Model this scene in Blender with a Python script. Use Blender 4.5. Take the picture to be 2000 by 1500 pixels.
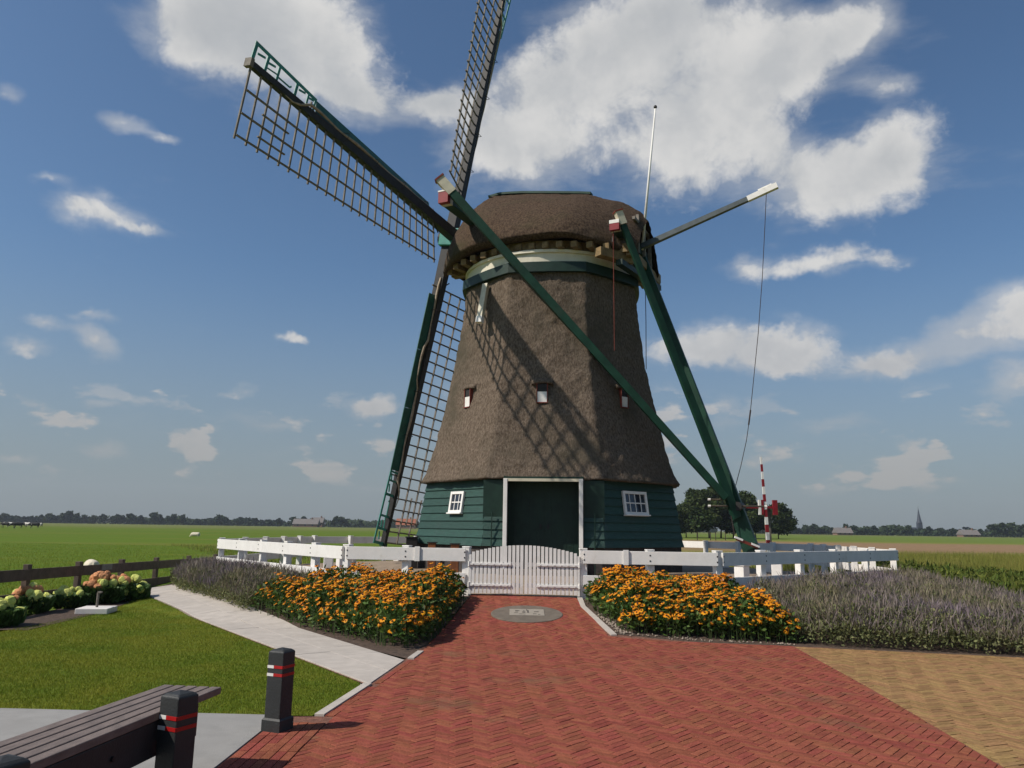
import bpy, bmesh, math, random
import numpy as np
from mathutils import Vector, Matrix, noise

for o in list(bpy.data.objects):
    bpy.data.objects.remove(o, do_unlink=True)
scene = bpy.context.scene
COL = scene.collection
R = math.radians
random.seed(7)

# ------------------------------------------------------------------ camera
FPX, CAMH = 1500.0, 1.6
PITCH, ROLL = R(10.62), R(0.83)
c_f = Vector((0, math.cos(PITCH), math.sin(PITCH)))
_u0 = Vector((1, 0, 0)).cross(c_f)
c_r = Vector((1, 0, 0)) * math.cos(ROLL) + _u0 * math.sin(ROLL)
c_u = c_r.cross(c_f)
CAM = Vector((0, 0, CAMH))
cam_d = bpy.data.cameras.new('camera')
cam = bpy.data.objects.new('camera', cam_d)
COL.objects.link(cam)
m = Matrix((c_r, c_u, -c_f)).transposed().to_4x4()
m.translation = CAM
cam.matrix_world = m
cam_d.sensor_width = 36.0
cam_d.lens = 36.0 * FPX / 2000.0
cam_d.clip_start = 0.05
cam_d.clip_end = 20000
scene.camera = cam
scene.render.resolution_x, scene.render.resolution_y = 1024, 768

def ray(px, py):
    return (c_f + c_r * ((px - 1000) / FPX) - c_u * ((py - 750) / FPX)).normalized()

# ------------------------------------------------------------------ world
SUN_DIR = Vector((-math.cos(R(21)) * math.cos(R(45.3)), -math.sin(R(21)) * math.cos(R(45.3)), math.sin(R(45.3))))      # towards the sun
SUN_EL = math.asin(SUN_DIR.z)
SUN_ROT = math.atan2(SUN_DIR.x, SUN_DIR.y)
W = bpy.data.worlds.new('World')
scene.world = W
W.use_nodes = True
wt = W.node_tree
for n in list(wt.nodes):
    wt.nodes.remove(n)

class NT:
    """small node helper"""
    def __init__(self, tree):
        self.t = tree
    def n(self, kind, **kw):
        nd = self.t.nodes.new(kind)
        for k, v in kw.items():
            setattr(nd, k, v)
        return nd
    def link(self, a, b):
        self.t.links.new(a, b)
    def set(self, sock, v):
        if isinstance(v, bpy.types.NodeSocket):
            self.t.links.new(v, sock)
        else:
            sock.default_value = v
    def math(self, op, a, b=None, c=None, clamp=False):
        nd = self.n('ShaderNodeMath', operation=op, use_clamp=clamp)
        self.set(nd.inputs[0], a)
        if b is not None: self.set(nd.inputs[1], b)
        if c is not None: self.set(nd.inputs[2], c)
        return nd.outputs[0]
    def vmath(self, op, a, b=None, out=0):
        nd = self.n('ShaderNodeVectorMath', operation=op)
        self.set(nd.inputs[0], a)
        if b is not None:
            if op == 'SCALE': self.set(nd.inputs['Scale'], b)
            else: self.set(nd.inputs[1], b)
        return nd.outputs[out]
    def noise(self, vec, scale, detail=4, rough=.55, dist=0):
        nd = self.n('ShaderNodeTexNoise')
        if vec is not None: self.link(vec, nd.inputs['Vector'])
        nd.inputs['Scale'].default_value = scale
        nd.inputs['Detail'].default_value = detail
        nd.inputs['Roughness'].default_value = rough
        nd.inputs['Distortion'].default_value = dist
        return nd
    def smooth(self, x, lo, hi, a=0.0, b=1.0):
        nd = self.n('ShaderNodeMapRange', interpolation_type='SMOOTHSTEP')
        self.set(nd.inputs[0], x)
        for i, v in enumerate((lo, hi, a, b)): self.set(nd.inputs[1 + i], v)
        return nd.outputs[0]
    def mix(self, fac, a, b, blend='MIX'):
        nd = self.n('ShaderNodeMix', data_type='RGBA', blend_type=blend)
        self.set(nd.inputs[0], fac)
        def c(v): return v if isinstance(v, bpy.types.NodeSocket) else (*v[:3], 1)
        self.set(nd.inputs[6], c(a)); self.set(nd.inputs[7], c(b))
        return nd.outputs[2]

g = NT(wt)
sky = g.n('ShaderNodeTexSky', sky_type='NISHITA')
sky.sun_disc = False
sky.sun_elevation = SUN_EL
sky.sun_rotation = SUN_ROT
sky.altitude = 0
sky.air_density = 1.0
sky.dust_density = 1.4
sky.ozone_density = 2.2
tc = g.n('ShaderNodeTexCoord')
D = tc.outputs['Generated']
sep = g.n('ShaderNodeSeparateXYZ'); g.link(D, sep.inputs[0])
dx, dy, dz = sep.outputs
# cloud-deck coordinates: the view ray met with a flat layer of air (flattens towards the horizon)
den = g.math('ADD', g.math('MAXIMUM', dz, 0.0), 0.16)
comb = g.n('ShaderNodeCombineXYZ')
g.link(g.math('DIVIDE', dx, den), comb.inputs[0]); g.link(g.math('DIVIDE', dy, den), comb.inputs[1])
deck = comb.outputs[0]
warp = g.noise(deck, 2.2, 4)
wv = g.vmath('SCALE', g.vmath('SUBTRACT', warp.outputs['Color'], (.5, .5, .5)), .30)
n_big = g.noise(g.vmath('ADD', deck, wv), 2.6, 7, .58).outputs[0]
n_fine = g.noise(g.vmath('ADD', D, g.vmath('SCALE', wv, .25)), 8.0, 8, .64).outputs[0]
sh_vec = g.vmath('ADD', g.vmath('ADD', D, g.vmath('SCALE', wv, .25)), (-.030, -.01, .034))
n_sun = g.noise(sh_vec, 8.0, 5, .60).outputs[0]
n_shade = g.noise(g.vmath('ADD', D, (3.1, 1.7, .4)), 5.0, 5, .55).outputs[0]
dyc = g.math('MAXIMUM', dy, 0.05)
cb2 = g.n('ShaderNodeCombineXYZ')
g.link(g.math('DIVIDE', dx, dyc), cb2.inputs[0]); g.link(g.math('DIVIDE', dz, dyc), cb2.inputs[1])
wsm = g.vmath('SCALE', g.vmath('SUBTRACT', g.noise(D, 7.0, 5, .6).outputs['Color'], (.5, .5, .5)), .11)
pos = g.vmath('ADD', cb2.outputs[0], wsm)
CLOUDS = [  # picture place, half sizes, tilt (deg, + = right end up), weight
 (430, 60, 150, 120, -15, 1), (600, 90, 150, 140, -25, 1), (700, 190, 90, 60, -20, .8),
 (860, 215, 110, 55, 0, .9), (1010, 290, 170, 80, 8, 1), (1110, 170, 190, 120, 15, 1),
 (1280, 60, 230, 110, 10, 1), (1340, 260, 180, 130, 25, 1), (1470, 150, 190, 110, 25, 1),
 (1630, 60, 150, 55, 30, .9), (1690, 330, 180, 100, 30, 1), (1530, 330, 100, 100, 0, .7), (1720, 170, 70, 30, 10, .55),
 (1570, 525, 150, 34, 5, .75), (1450, 515, 40, 30, 0, .6), (1740, 525, 60, 20, 10, .5),
 (1380, 690, 130, 48, 0, 1), (1530, 685, 110, 48, 0, 1), (1760, 705, 110, 40, 5, 1), (1900, 655, 120, 50, 14, 1), (1990, 610, 80, 60, 10, 1),
 (1985, 755, 85, 42, 20, 1), (230, 225, 65, 30, -20, .8), (320, 265, 45, 14, -15, .65), (185, 425, 100, 34, -10, .8),
 (285, 445, 50, 12, -8, .5), (90, 365, 50, 16, 0, .45), (20, 172, 40, 26, -10, .75),
 (80, 632, 45, 15, -8, .75), (195, 612, 45, 15, 0, .7), (188, 665, 46, 24, -20, .9), (38, 682, 50, 18, 0, .7),
 (725, 788, 44, 26, 8, .85), (562, 665, 30, 13, 0, .6), (200, 785, 42, 16, -12, .55), (545, 806, 75, 15, 0, .5), (210, 893, 55, 16, 0, .7), (30, 900, 55, 14, -4, .65),
 (1775, 878, 50, 17, 0, .6), (1640, 830, 90, 18, 6, .55), (1420, 812, 40, 26, 0, .55)]
tot = None
for (px, py, rx, ry, tilt, wgt) in CLOUDS:
    d = ray(px, py)
    cx, cz = d.x / d.y, d.z / d.y
    mp = g.n('ShaderNodeMapping', vector_type='TEXTURE')
    mp.inputs['Location'].default_value = (cx, cz, 0)
    mp.inputs['Rotation'].default_value = (0, 0, R(tilt))
    mp.inputs['Scale'].default_value = (rx / 1480.0, ry / 1480.0, 1)
    g.link(pos, mp.inputs['Vector'])
    q = g.vmath('LENGTH', mp.outputs[0], out=1)
    e = g.smooth(q, 0.0, 1.75, wgt, 0.0)
    # several lobes of one cloud add up softly
    tot = e if tot is None else g.math('SUBTRACT', g.math('ADD', tot, e), g.math('MULTIPLY', tot, e))
front = g.smooth(dy, .55, .75)
tot = g.math('MULTIPLY', tot, front)
rest = g.math('MULTIPLY', g.smooth(n_big, .57, .74), g.math('SUBTRACT', 1.0, front))
# rows of small far cumulus low over the horizon, all round
lowc = g.n('ShaderNodeMapping'); lowc.inputs['Scale'].default_value = (1, 1, 2.3); g.link(D, lowc.inputs[0])
n_low = g.noise(lowc.outputs[0], 14.0, 5, .5).outputs[0]
band = g.math('MULTIPLY', g.smooth(dz, .030, .06), g.smooth(dz, .22, .12))
rest = g.math('MAXIMUM', rest, g.math('MULTIPLY', g.math('MULTIPLY', g.smooth(n_low, .49, .62), band), .78))
tot = g.math('MAXIMUM', tot, rest)
field = g.math('ADD', tot, g.math('MULTIPLY', g.math('SUBTRACT', n_fine, .5), 1.75))
field = g.math('ADD', field, g.math('MULTIPLY', g.math('SUBTRACT', n_big, .5), .55))
core = g.smooth(field, .36, .84)
wv2 = g.n('ShaderNodeMapping'); wv2.inputs['Rotation'].default_value = (0, R(24), 0); wv2.inputs['Scale'].default_value = (1.0, 1.0, 3.0); g.link(D, wv2.inputs[0])
n_wisp = g.noise(g.vmath('ADD', wv2.outputs[0], g.vmath('SCALE', wv, .5)), 6.0, 7, .62).outputs[0]
wisp = g.math('MULTIPLY', g.smooth(g.math('ADD', tot, g.math('MULTIPLY', g.math('SUBTRACT', n_wisp, .5), 1.5)), .10, 1.0), .62)
dens = g.math('MAXIMUM', core, wisp)
dens = g.math('MULTIPLY', dens, g.smooth(dz, -.01, .06))
thick = g.smooth(g.math('ADD', field, g.math('MULTIPLY', g.math('SUBTRACT', n_shade, .5), 1.4)), .70, 1.60)
side = g.smooth(g.math('SUBTRACT', n_fine, n_sun), -.16, .16)
ccol = g.mix(thick, (9.6, 9.5, 9.3), (6.6, 6.8, 7.0))
ccol = g.mix(g.math('MULTIPLY', g.math('SUBTRACT', 1.0, side), .50), ccol, (4.9, 5.3, 5.8))
low = g.smooth(dz, .03, .30)
ccol = g.mix(low, (6.4, 5.9, 5.5), ccol)
dens = g.math('MULTIPLY', dens, g.math('ADD', .55, g.math('MULTIPLY', low, .42)))
skc = g.mix(1.0, sky.outputs[0], (.98, 1.20, 1.34), 'MULTIPLY')
skc = g.mix(g.math('MULTIPLY', g.smooth(dz, .34, .0), .80), skc, (3.5, 3.95, 4.3))        # pale moist air low down, all round
wcol = g.mix(dens, skc, ccol)
bg = g.n('ShaderNodeBackground')
bg.inputs['Strength'].default_value = 0.080
g.link(wcol, bg.inputs['Color'])
wo = g.n('ShaderNodeOutputWorld')
g.link(bg.outputs[0], wo.inputs['Surface'])
W.cycles.sampling_method = 'MANUAL'
W.cycles.sample_map_resolution = 512

sd = bpy.data.lights.new('sun', 'SUN')
sd.energy = 5.0
sd.angle = R(0.53)
sd.color = (1.0, .93, .83)
sun = bpy.data.objects.new('sun', sd)
COL.objects.link(sun)
sun.rotation_euler = SUN_DIR.to_track_quat('Z', 'Y').to_euler()
sun.location = SUN_DIR * 60
vs = scene.view_settings
vs.view_transform = 'Standard'
vs.look = 'None'
vs.exposure = -0.12
vs.gamma = 1
vs.use_curve_mapping = False

# ------------------------------------------------------------------ materials
MATS = {}
def mat(name, col, rough=.7, var=.15, scale=6.0, bump=0.0, bscale=40.0, stretch=(1, 1, 1), col2=None, island=0.0,
        spec=.35, coords='Object', metal=0.0, hue=0.0, dirt=None, dscale=1.2, dlo=.55, dhi=.75, trans=0.0, bdist=.02):
    if name in MATS: return MATS[name]
    M = bpy.data.materials.new(name)
    M.use_nodes = True
    t = M.node_tree
    for n in list(t.nodes): t.nodes.remove(n)
    h = NT(t)
    out = h.n('ShaderNodeOutputMaterial')
    p = h.n('ShaderNodeBsdfPrincipled')
    p.inputs['Roughness'].default_value = rough
    p.inputs['Specular IOR Level'].default_value = spec
    p.inputs['Metallic'].default_value = metal
    co = h.n('ShaderNodeTexCoord').outputs[coords]
    mp = h.n('ShaderNodeMapping'); mp.inputs['Scale'].default_value = stretch
    h.link(co, mp.inputs[0]); v = mp.outputs[0]
    nz = h.noise(v, scale, 6, .6).outputs[0]
    a = tuple(c * (1 - var) for c in col); b = tuple(min(1, c * (1 + var)) for c in col)
    if col2 is not None: a, b = col, col2
    c = h.mix(h.smooth(nz, .3, .7), a, b)
    if dirt is not None:
        dn = h.noise(co, dscale, 5, .65).outputs[0]
        c = h.mix(h.smooth(dn, dlo, dhi), c, dirt)
    if island or hue:
        geo = h.n('ShaderNodeNewGeometry')
        oi = h.n('ShaderNodeObjectInfo')
        rnd = h.math('FRACT', h.math('ADD', geo.outputs['Random Per Island'], h.math('MULTIPLY', oi.outputs['Random'], 7.31)))
        hs = h.n('ShaderNodeHueSaturation')
        h.link(c, hs.inputs['Color'])
        h.set(hs.inputs['Value'], h.math('ADD', 1 - island, h.math('MULTIPLY', rnd, 2 * island)))
        r2 = h.math('FRACT', h.math('MULTIPLY', rnd, 13.7))
        h.set(hs.inputs['Hue'], h.math('ADD', .5 - hue, h.math('MULTIPLY', r2, 2 * hue)))
        c = hs.outputs[0]
    h.link(c, p.inputs['Base Color'])
    if bump:
        bn = h.noise(v, bscale, 5, .6).outputs[0]
        bp = h.n('ShaderNodeBump'); bp.inputs['Strength'].default_value = bump; bp.inputs['Distance'].default_value = bdist
        h.link(bn, bp.inputs['Height']); h.link(bp.outputs[0], p.inputs['Normal'])
    if trans:
        tr = h.n('ShaderNodeBsdfTranslucent'); h.link(c, tr.inputs['Color'])
        mx = h.n('ShaderNodeMixShader'); mx.inputs[0].default_value = trans
        h.link(p.outputs[0], mx.inputs[1]); h.link(tr.outputs[0], mx.inputs[2]); h.link(mx.outputs[0], out.inputs[0])
    else:
        h.link(p.outputs[0], out.inputs[0])
    MATS[name] = M
    return M

thatch = mat('thatch', (.085, .062, .045), .95, col2=(.190, .147, .112), scale=4.5, stretch=(5, 5, 2.4), bump=1.0, bscale=8, spec=.05,
             dirt=(.085, .072, .052), dscale=.5, dlo=.45, dhi=.75, bdist=.035)
thatch_cap = mat('thatch_cap', (.042, .028, .020), .95, col2=(.110, .076, .053), scale=4.5, stretch=(4, 4, 2.4), bump=1.0, bscale=8, spec=.05,
                 dirt=(.060, .052, .030), dscale=.6, dlo=.5, dhi=.8, bdist=.035)
white = mat('white_paint', (.76, .73, .69), .5, .05, 5, .15, 60, spec=.3, dirt=(.56, .53, .46), dscale=2.5, dlo=.52, dhi=.80)
cream = mat('cream_paint', (.55, .50, .38), .6, .12, 4, .2, 40)
green = mat('mill_green_paint', (.008, .040, .023), .55, .25, 3, .2, 40, spec=.25, dirt=(.020, .045, .028), dscale=1.2)
green_dark = mat('door_green_paint', (.008, .026, .017), .5, .2, 4, .2, 40)
board_green = mat('weatherboard_green', (.016, .052, .040), .55, .18, 5, .35, 30, stretch=(1, 1, 5), island=.16, dirt=(.03, .06, .05), dscale=1.5)
teal = mat('teal_paint', (.045, .23, .185), .5, .2, 5, .2, 40, dirt=(.03, .12, .10), dscale=3)
black = mat('tarred_timber', (.017, .015, .014), .6, .35, 6, .3, 50)
lattice = mat('lattice_timber', (.17, .145, .12), .75, .3, 8, .3, 60, dirt=(.2, .18, .15), dscale=3)
cloth = mat('rolled_sailcloth', (.34, .27, .20), .9, .25, 9, .5, 30)
joist_m = mat('joist_timber', (.20, .135, .062), .75, .3, 7, .3, 40)
red = mat('red_paint', (.22, .012, .018), .5, .15, 6)
rust = mat('rust_red', (.17, .035, .022), .8, .25, 8)
iron = mat('dark_iron', (.03, .03, .032), .5, .2, 10, metal=.6)
rope_m = mat('rope_fibre', (.05, .038, .035), .9, .2, 30)
glass = mat('window_glass', (.025, .03, .042), .06, .2, 3, spec=.6)
plinth_brick = mat('plinth_masonry', (.045, .037, .033), .85, .3, 12, .4, 40)
brick_red = mat('red_clinker', (.235, .070, .045), .95, .16, 14, .45, 60, island=.15, hue=.010, spec=.06, dirt=(.180, .084, .050), dscale=.9, dlo=.52, dhi=.72)
brick_yel = mat('yellow_clinker', (.26, .155, .070), .95, .18, 14, .45, 60, island=.16, hue=.012, spec=.06, dirt=(.20, .125, .065), dscale=.8)
joint = mat('joint_sand', (.17, .075, .05), .95, .3, 20, .5, 60)
conc = mat('pale_concrete', (.42, .375, .33), .85, .08, 5, .2, 80, island=.05, dirt=(.33, .29, .25), dscale=1.5)
conc_grey = mat('grey_concrete', (.26, .25, .235), .85, .08, 4, .2, 80, island=.05, dirt=(.20, .19, .18), dscale=1.0)
stone = mat('grey_stone', (.135, .11, .085), .8, .15, 6, .2, 40)
plate_m = mat('engraved_plate', (.28, .245, .20), .6, .08, 8)
soil = mat('soil', (.075, .05, .036), .95, .35, 14, .8, 30)
gravel = mat('yard_gravel', (.27, .20, .14), .95, .22, 5, .6, 60, dirt=(.16, .17, .06), dscale=.35, dlo=.58, dhi=.72)
lawn_m = mat('lawn_turf', (.085, .130, .012), .9, col2=(.150, .160, .018), scale=1.3, bump=.5, bscale=70, spec=.1)
blade_m = mat('grass_blades', (.120, .180, .014), .7, col2=(.235, .235, .026), scale=.55, island=.35, hue=.02, spec=.15, trans=.3)
blade_far = mat('meadow_blades', (.15, .18, .03), .8, col2=(.25, .22, .06), scale=.35, island=.35, hue=.02, spec=.15, trans=.3)
post_m = mat('charcoal_post', (.026, .027, .027), .55, .15, 5, .2, 60)
slat_m = mat('bench_slat_plastic', (.165, .125, .105), .55, .2, 7, .25, 60, stretch=(3, 1, 3))
brown = mat('brown_fence_board', (.095, .066, .052), .75, .25, 6, .35, 40)
leaf_g = mat('rudbeckia_leaf', (.035, .078, .014), .6, col2=(.085, .135, .025), scale=3, island=.4, hue=.02, spec=.25, trans=.25)
petal = mat('orange_petal', (.70, .215, .008), .6, col2=(.83, .35, .014), scale=2.2, island=.15, hue=.012, spec=.2, trans=.25)
cone = mat('flower_cone', (.10, .035, .012), .85, .3, 40)
mint_leaf = mat('catmint_leaf', (.125, .145, .055), .75, col2=(.20, .20, .095), scale=1.6, island=.35, hue=.025, spec=.15, trans=.25)
mint_fl = mat('catmint_spike', (.20, .158, .178), .8, col2=(.21, .18, .11), scale=.8, island=.3, hue=.03, spec=.1, trans=.2)
stem_m = mat('plant_stem', (.05, .075, .02), .8, .2, 8)
hyd_leaf = mat('hydrangea_leaf', (.06, .115, .028), .55, .3, 8, island=.35, trans=.2)
hyd_lime = mat('hydrangea_lime', (.50, .52, .13), .8, .2, 30, .5, 60, island=.18)
hyd_pink = mat('hydrangea_apricot', (.52, .23, .10), .8, .25, 30, .5, 60, island=.18)
tree_leaf = mat('tree_leaf', (.030, .050, .014), .7, col2=(.060, .080, .022), scale=.25, island=.4, hue=.02, spec=.15, trans=.2)
far_leaf = mat('far_tree_leaf', (.028, .046, .022), .8, col2=(.046, .064, .028), scale=.05, island=.35, spec=.1)
bark = mat('bark', (.07, .055, .04), .9, .3, 5)
wool = mat('sheep_wool', (.62, .55, .43), .95, .12, 20, .6, 50)
sheep_skin = mat('sheep_face', (.30, .26, .21), .8, .1, 10)
slate = mat('slate', (.035, .04, .055), .6, .2, 4)
wall_m = mat('house_brick', (.20, .12, .085), .9, .15, 3)
roof_red = mat('roof_tile_orange', (.30, .10, .05), .8, .15, 2)
roof_grey = mat('roof_grey', (.17, .15, .14), .8, .15, 2)
pebble = mat('pebble', (.26, .21, .165), .8, .25, 20, island=.25)
band_red = mat('reflective_red', (.35, .012, .012), .35, .1, 10)
band_white = mat('reflective_white', (.66, .64, .60), .35, .05, 10)
sign_m = mat('small_grey_plate', (.16, .15, .14), .5, .1, 10)
ink = mat('engraving', (.06, .05, .045), .8, .1, 10)

def ground_material():
    M = bpy.data.materials.new('polder_grassland'); M.use_nodes = True
    t = M.node_tree
    for n in list(t.nodes): t.nodes.remove(n)
    h = NT(t)
    out = h.n('ShaderNodeOutputMaterial'); p = h.n('ShaderNodeBsdfPrincipled')
    p.inputs['Roughness'].default_value = .95; p.inputs['Specular IOR Level'].default_value = .05
    co = h.n('ShaderNodeTexCoord').outputs['Object']
    s = h.n('ShaderNodeSeparateXYZ'); h.link(co, s.inputs[0])
    n1 = h.noise(co, .035, 5).outputs[0]; n2 = h.noise(co, .6, 6, .65).outputs[0]; n3 = h.noise(co, 6, 4).outputs[0]
    mp = h.n('ShaderNodeMapping'); mp.inputs['Scale'].default_value = (.02, .11, 1); h.link(co, mp.inputs[0])
    n4 = h.noise(mp.outputs[0], 1.0, 4).outputs[0]
    c = h.mix(h.smooth(n2, .3, .7), (.072, .125, .012), (.115, .160, .018))
    c = h.mix(h.smooth(n1, .40, .65), c, (.098, .150, .016))
    c = h.mix(h.math('MULTIPLY', h.smooth(n4, .5, .7), .7), c, (.155, .155, .030))
    c = h.mix(h.math('MULTIPLY', h.smooth(n3, .5, .75), .5), c, (.055, .09, .015))
    far = h.smooth(s.outputs[1], 190, 330)                       # rougher, drier land far out
    c = h.mix(h.math('MULTIPLY', far, .7), c, (.150, .155, .050))
    h.link(c, p.inputs['Base Color'])
    bp = h.n('ShaderNodeBump'); bp.inputs['Strength'].default_value = .6; bp.inputs['Distance'].default_value = .08
    h.link(h.noise(co, 9, 5).outputs[0], bp.inputs['Height']); h.link(bp.outputs[0], p.inputs['Normal'])
    h.link(p.outputs[0], out.inputs[0])
    return M
ground_m = ground_material()

def meadow_material():
    M = bpy.data.materials.new('flowering_meadow'); M.use_nodes = True
    t = M.node_tree
    for n in list(t.nodes): t.nodes.remove(n)
    h = NT(t)
    out = h.n('ShaderNodeOutputMaterial'); p = h.n('ShaderNodeBsdfPrincipled')
    p.inputs['Roughness'].default_value = .95; p.inputs['Specular IOR Level'].default_value = .05
    co = h.n('ShaderNodeTexCoord').outputs['Object']
    s = h.n('ShaderNodeSeparateXYZ'); h.link(co, s.inputs[0])
    w_ = h.math('MULTIPLY', h.math('SUBTRACT', h.noise(co, .05, 3).outputs[0], .5), 26)
    y = h.math('ADD', s.outputs[1], w_)
    n2 = h.noise(co, .8, 6, .65).outputs[0]
    c = h.mix(h.smooth(n2, .3, .7), (.14, .155, .03), (.21, .195, .05))
    pink = h.mix(h.smooth(n2, .3, .7), (.20, .135, .075), (.27, .17, .095))
    c = h.mix(h.math('MULTIPLY', h.smooth(y, 55, 75), h.smooth(y, 150, 120)), c, pink)
    c = h.mix(h.smooth(y, 130, 170), c, (.12, .16, .03))
    h.link(c, p.inputs['Base Color']); h.link(p.outputs[0], out.inputs[0])
    return M
meadow_m = meadow_material()

# ------------------------------------------------------------------ helpers
BASE = {}
def V(*a): return Vector(a)
def link(o, parent=None):
    COL.objects.link(o)
    if parent is not None: o.parent = parent
    return o
def tag(o, label=None, cat=None, group=None, kind=None):
    if label: o['label'] = label
    if cat: o['category'] = cat
    if group: o['group'] = group
    if kind: o['kind'] = kind
    return o
def thing(name, loc, label, cat, group=None):
    o = link(bpy.data.objects.new(name, None))
    o.empty_display_size = .2
    o.location = loc
    BASE[o.name] = Vector(loc)
    return tag(o, label, cat, group)
def base_of(o):
    return BASE.get(o.name, Vector((0, 0, 0))) if o is not None else Vector((0, 0, 0))

class MB:
    def __init__(self): self.v = []; self.f = []
    def add(self, vs, fs):
        k = len(self.v); self.v += [Vector(p) for p in vs]; self.f += [tuple(i + k for i in f) for f in fs]; return self
    def box(self, c, ex, ey, ez):
        c, ex, ey, ez = map(Vector, (c, ex, ey, ez))
        vs = [c + ex * i + ey * j + ez * k for k in (-1, 1) for j in (-1, 1) for i in (-1, 1)]
        return self.add(vs, [(0, 2, 3, 1), (4, 5, 7, 6), (0, 1, 5, 4), (2, 6, 7, 3), (0, 4, 6, 2), (1, 3, 7, 5)])
    def abox(self, x0, x1, y0, y1, z0, z1):
        return self.box(((x0 + x1) / 2, (y0 + y1) / 2, (z0 + z1) / 2), ((x1 - x0) / 2, 0, 0), (0, (y1 - y0) / 2, 0), (0, 0, (z1 - z0) / 2))
    def beam(self, p0, p1, w, h, up=(0, 0, 1), w1=None, h1=None):
        p0, p1, up = Vector(p0), Vector(p1), Vector(up)
        d = (p1 - p0).normalized(); x = d.cross(up)
        if x.length < 1e-5: x = d.cross(Vector((1, 0, 0)))
        x.normalize(); y = x.cross(d).normalized()
        w1 = w if w1 is None else w1; h1 = h if h1 is None else h1
        vs = [p0 + x * (i * w / 2) + y * (j * h / 2) for j in (-1, 1) for i in (-1, 1)] + [p1 + x * (i * w1 / 2) + y * (j * h1 / 2) for j in (-1, 1) for i in (-1, 1)]
        return self.add(vs, [(0, 1, 3, 2), (4, 6, 7, 5), (0, 4, 5, 1), (2, 3, 7, 6), (0, 2, 6, 4), (1, 5, 7, 3)])
    def tube(self, pts, r, n=8, r1=None, cap=True):
        pts = [Vector(p) for p in pts]; r1 = r if r1 is None else r1
        rings = []; N = len(pts)
        for i, p in enumerate(pts):
            d = (pts[min(i + 1, N - 1)] - pts[max(i - 1, 0)]).normalized()
            x = d.cross(Vector((0, 0, 1)))
            if x.length < 1e-3: x = d.cross(Vector((0, 1, 0)))
            x.normalize(); y = d.cross(x)
            rr = (r + (r1 - r) * i / (N - 1)) if not callable(r) else r(i / (N - 1))
            rings.append([p + (x * math.cos(2 * math.pi * k / n) + y * math.sin(2 * math.pi * k / n)) * rr for k in range(n)])
        k0 = len(self.v); self.v += [q for rg in rings for q in rg]
        for i in range(N - 1):
            for k in range(n):
                a = k0 + i * n + k; b = k0 + i * n + (k + 1) % n
                self.f.append((a, b, b + n, a + n))
        if cap:
            self.f.append(tuple(k0 + k for k in range(n))[::-1]); self.f.append(tuple(k0 + (N - 1) * n + k for k in range(n)))
        return self
    def prism(self, poly, z0f, z1f):
        """closed polygon (x,y), bottom / top heights by function"""
        n = len(poly)
        vs = [V(x, y, z0f(x, y)) for x, y in poly] + [V(x, y, z1f(x, y)) for x, y in poly]
        fs = [tuple(range(n))[::-1], tuple(range(n, 2 * n))] + [(i, (i + 1) % n, n + (i + 1) % n, n + i) for i in range(n)]
        return self.add(vs, fs)
    def loft(self, rings, closed=True, cap0=False, cap1=False):
        n = len(rings[0]); k0 = len(self.v)
        self.v += [Vector(p) for rg in rings for p in rg]
        for i in range(len(rings) - 1):
            for k in range(n if closed else n - 1):
                a = k0 + i * n + k; b = k0 + i * n + (k + 1) % n
                self.f.append((a, b, b + n, a + n))
        if cap0: self.f.append(tuple(k0 + k for k in range(n))[::-1])
        if cap1: self.f.append(tuple(k0 + (len(rings) - 1) * n + k for k in range(n)))
        return self
    def build(self, name, material, parent=None, smooth=False, bevel=0.0, kind=None, label=None):
        b = base_of(parent)
        me = bpy.data.meshes.new(name)
        me.from_pydata([tuple(p - b) for p in self.v], [], self.f)
        bm = bmesh.new(); bm.from_mesh(me); bmesh.ops.recalc_face_normals(bm, faces=bm.faces); bm.to_mesh(me); bm.free()
        me.materials.append(material)
        if smooth: me.polygons.foreach_set('use_smooth', [True] * len(me.polygons))
        o = link(bpy.data.objects.new(name, me), parent)
        BASE[o.name] = b
        if bevel:
            md = o.modifiers.new('bevel', 'BEVEL'); md.width = bevel; md.segments = 2; md.limit_method = 'ANGLE'
        if kind: o['kind'] = kind
        if label: o['label'] = label
        return o

def np_mesh(name, verts, faces, material, parent=None, kind=None, mats=None, midx=None):
    """verts (N,3), faces (M,k) numpy; one big mesh"""
    b = base_of(parent)
    verts = verts - np.array(b)
    me = bpy.data.meshes.new(name)
    k = faces.shape[1]
    me.vertices.add(len(verts)); me.vertices.foreach_set('co', verts.astype(np.float32).ravel())
    me.loops.add(faces.size); me.loops.foreach_set('vertex_index', faces.astype(np.int32).ravel())
    me.polygons.add(len(faces)); me.polygons.foreach_set('loop_start', np.arange(0, faces.size, k, dtype=np.int32))
    for mm in (mats or [material]): me.materials.append(mm)
    if midx is not None: me.polygons.foreach_set('material_index', midx.astype(np.int32))
    me.update(calc_edges=True); me.validate()
    o = link(bpy.data.objects.new(name, me), parent)
    BASE[o.name] = b
    if kind: o['kind'] = kind
    return o

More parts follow.
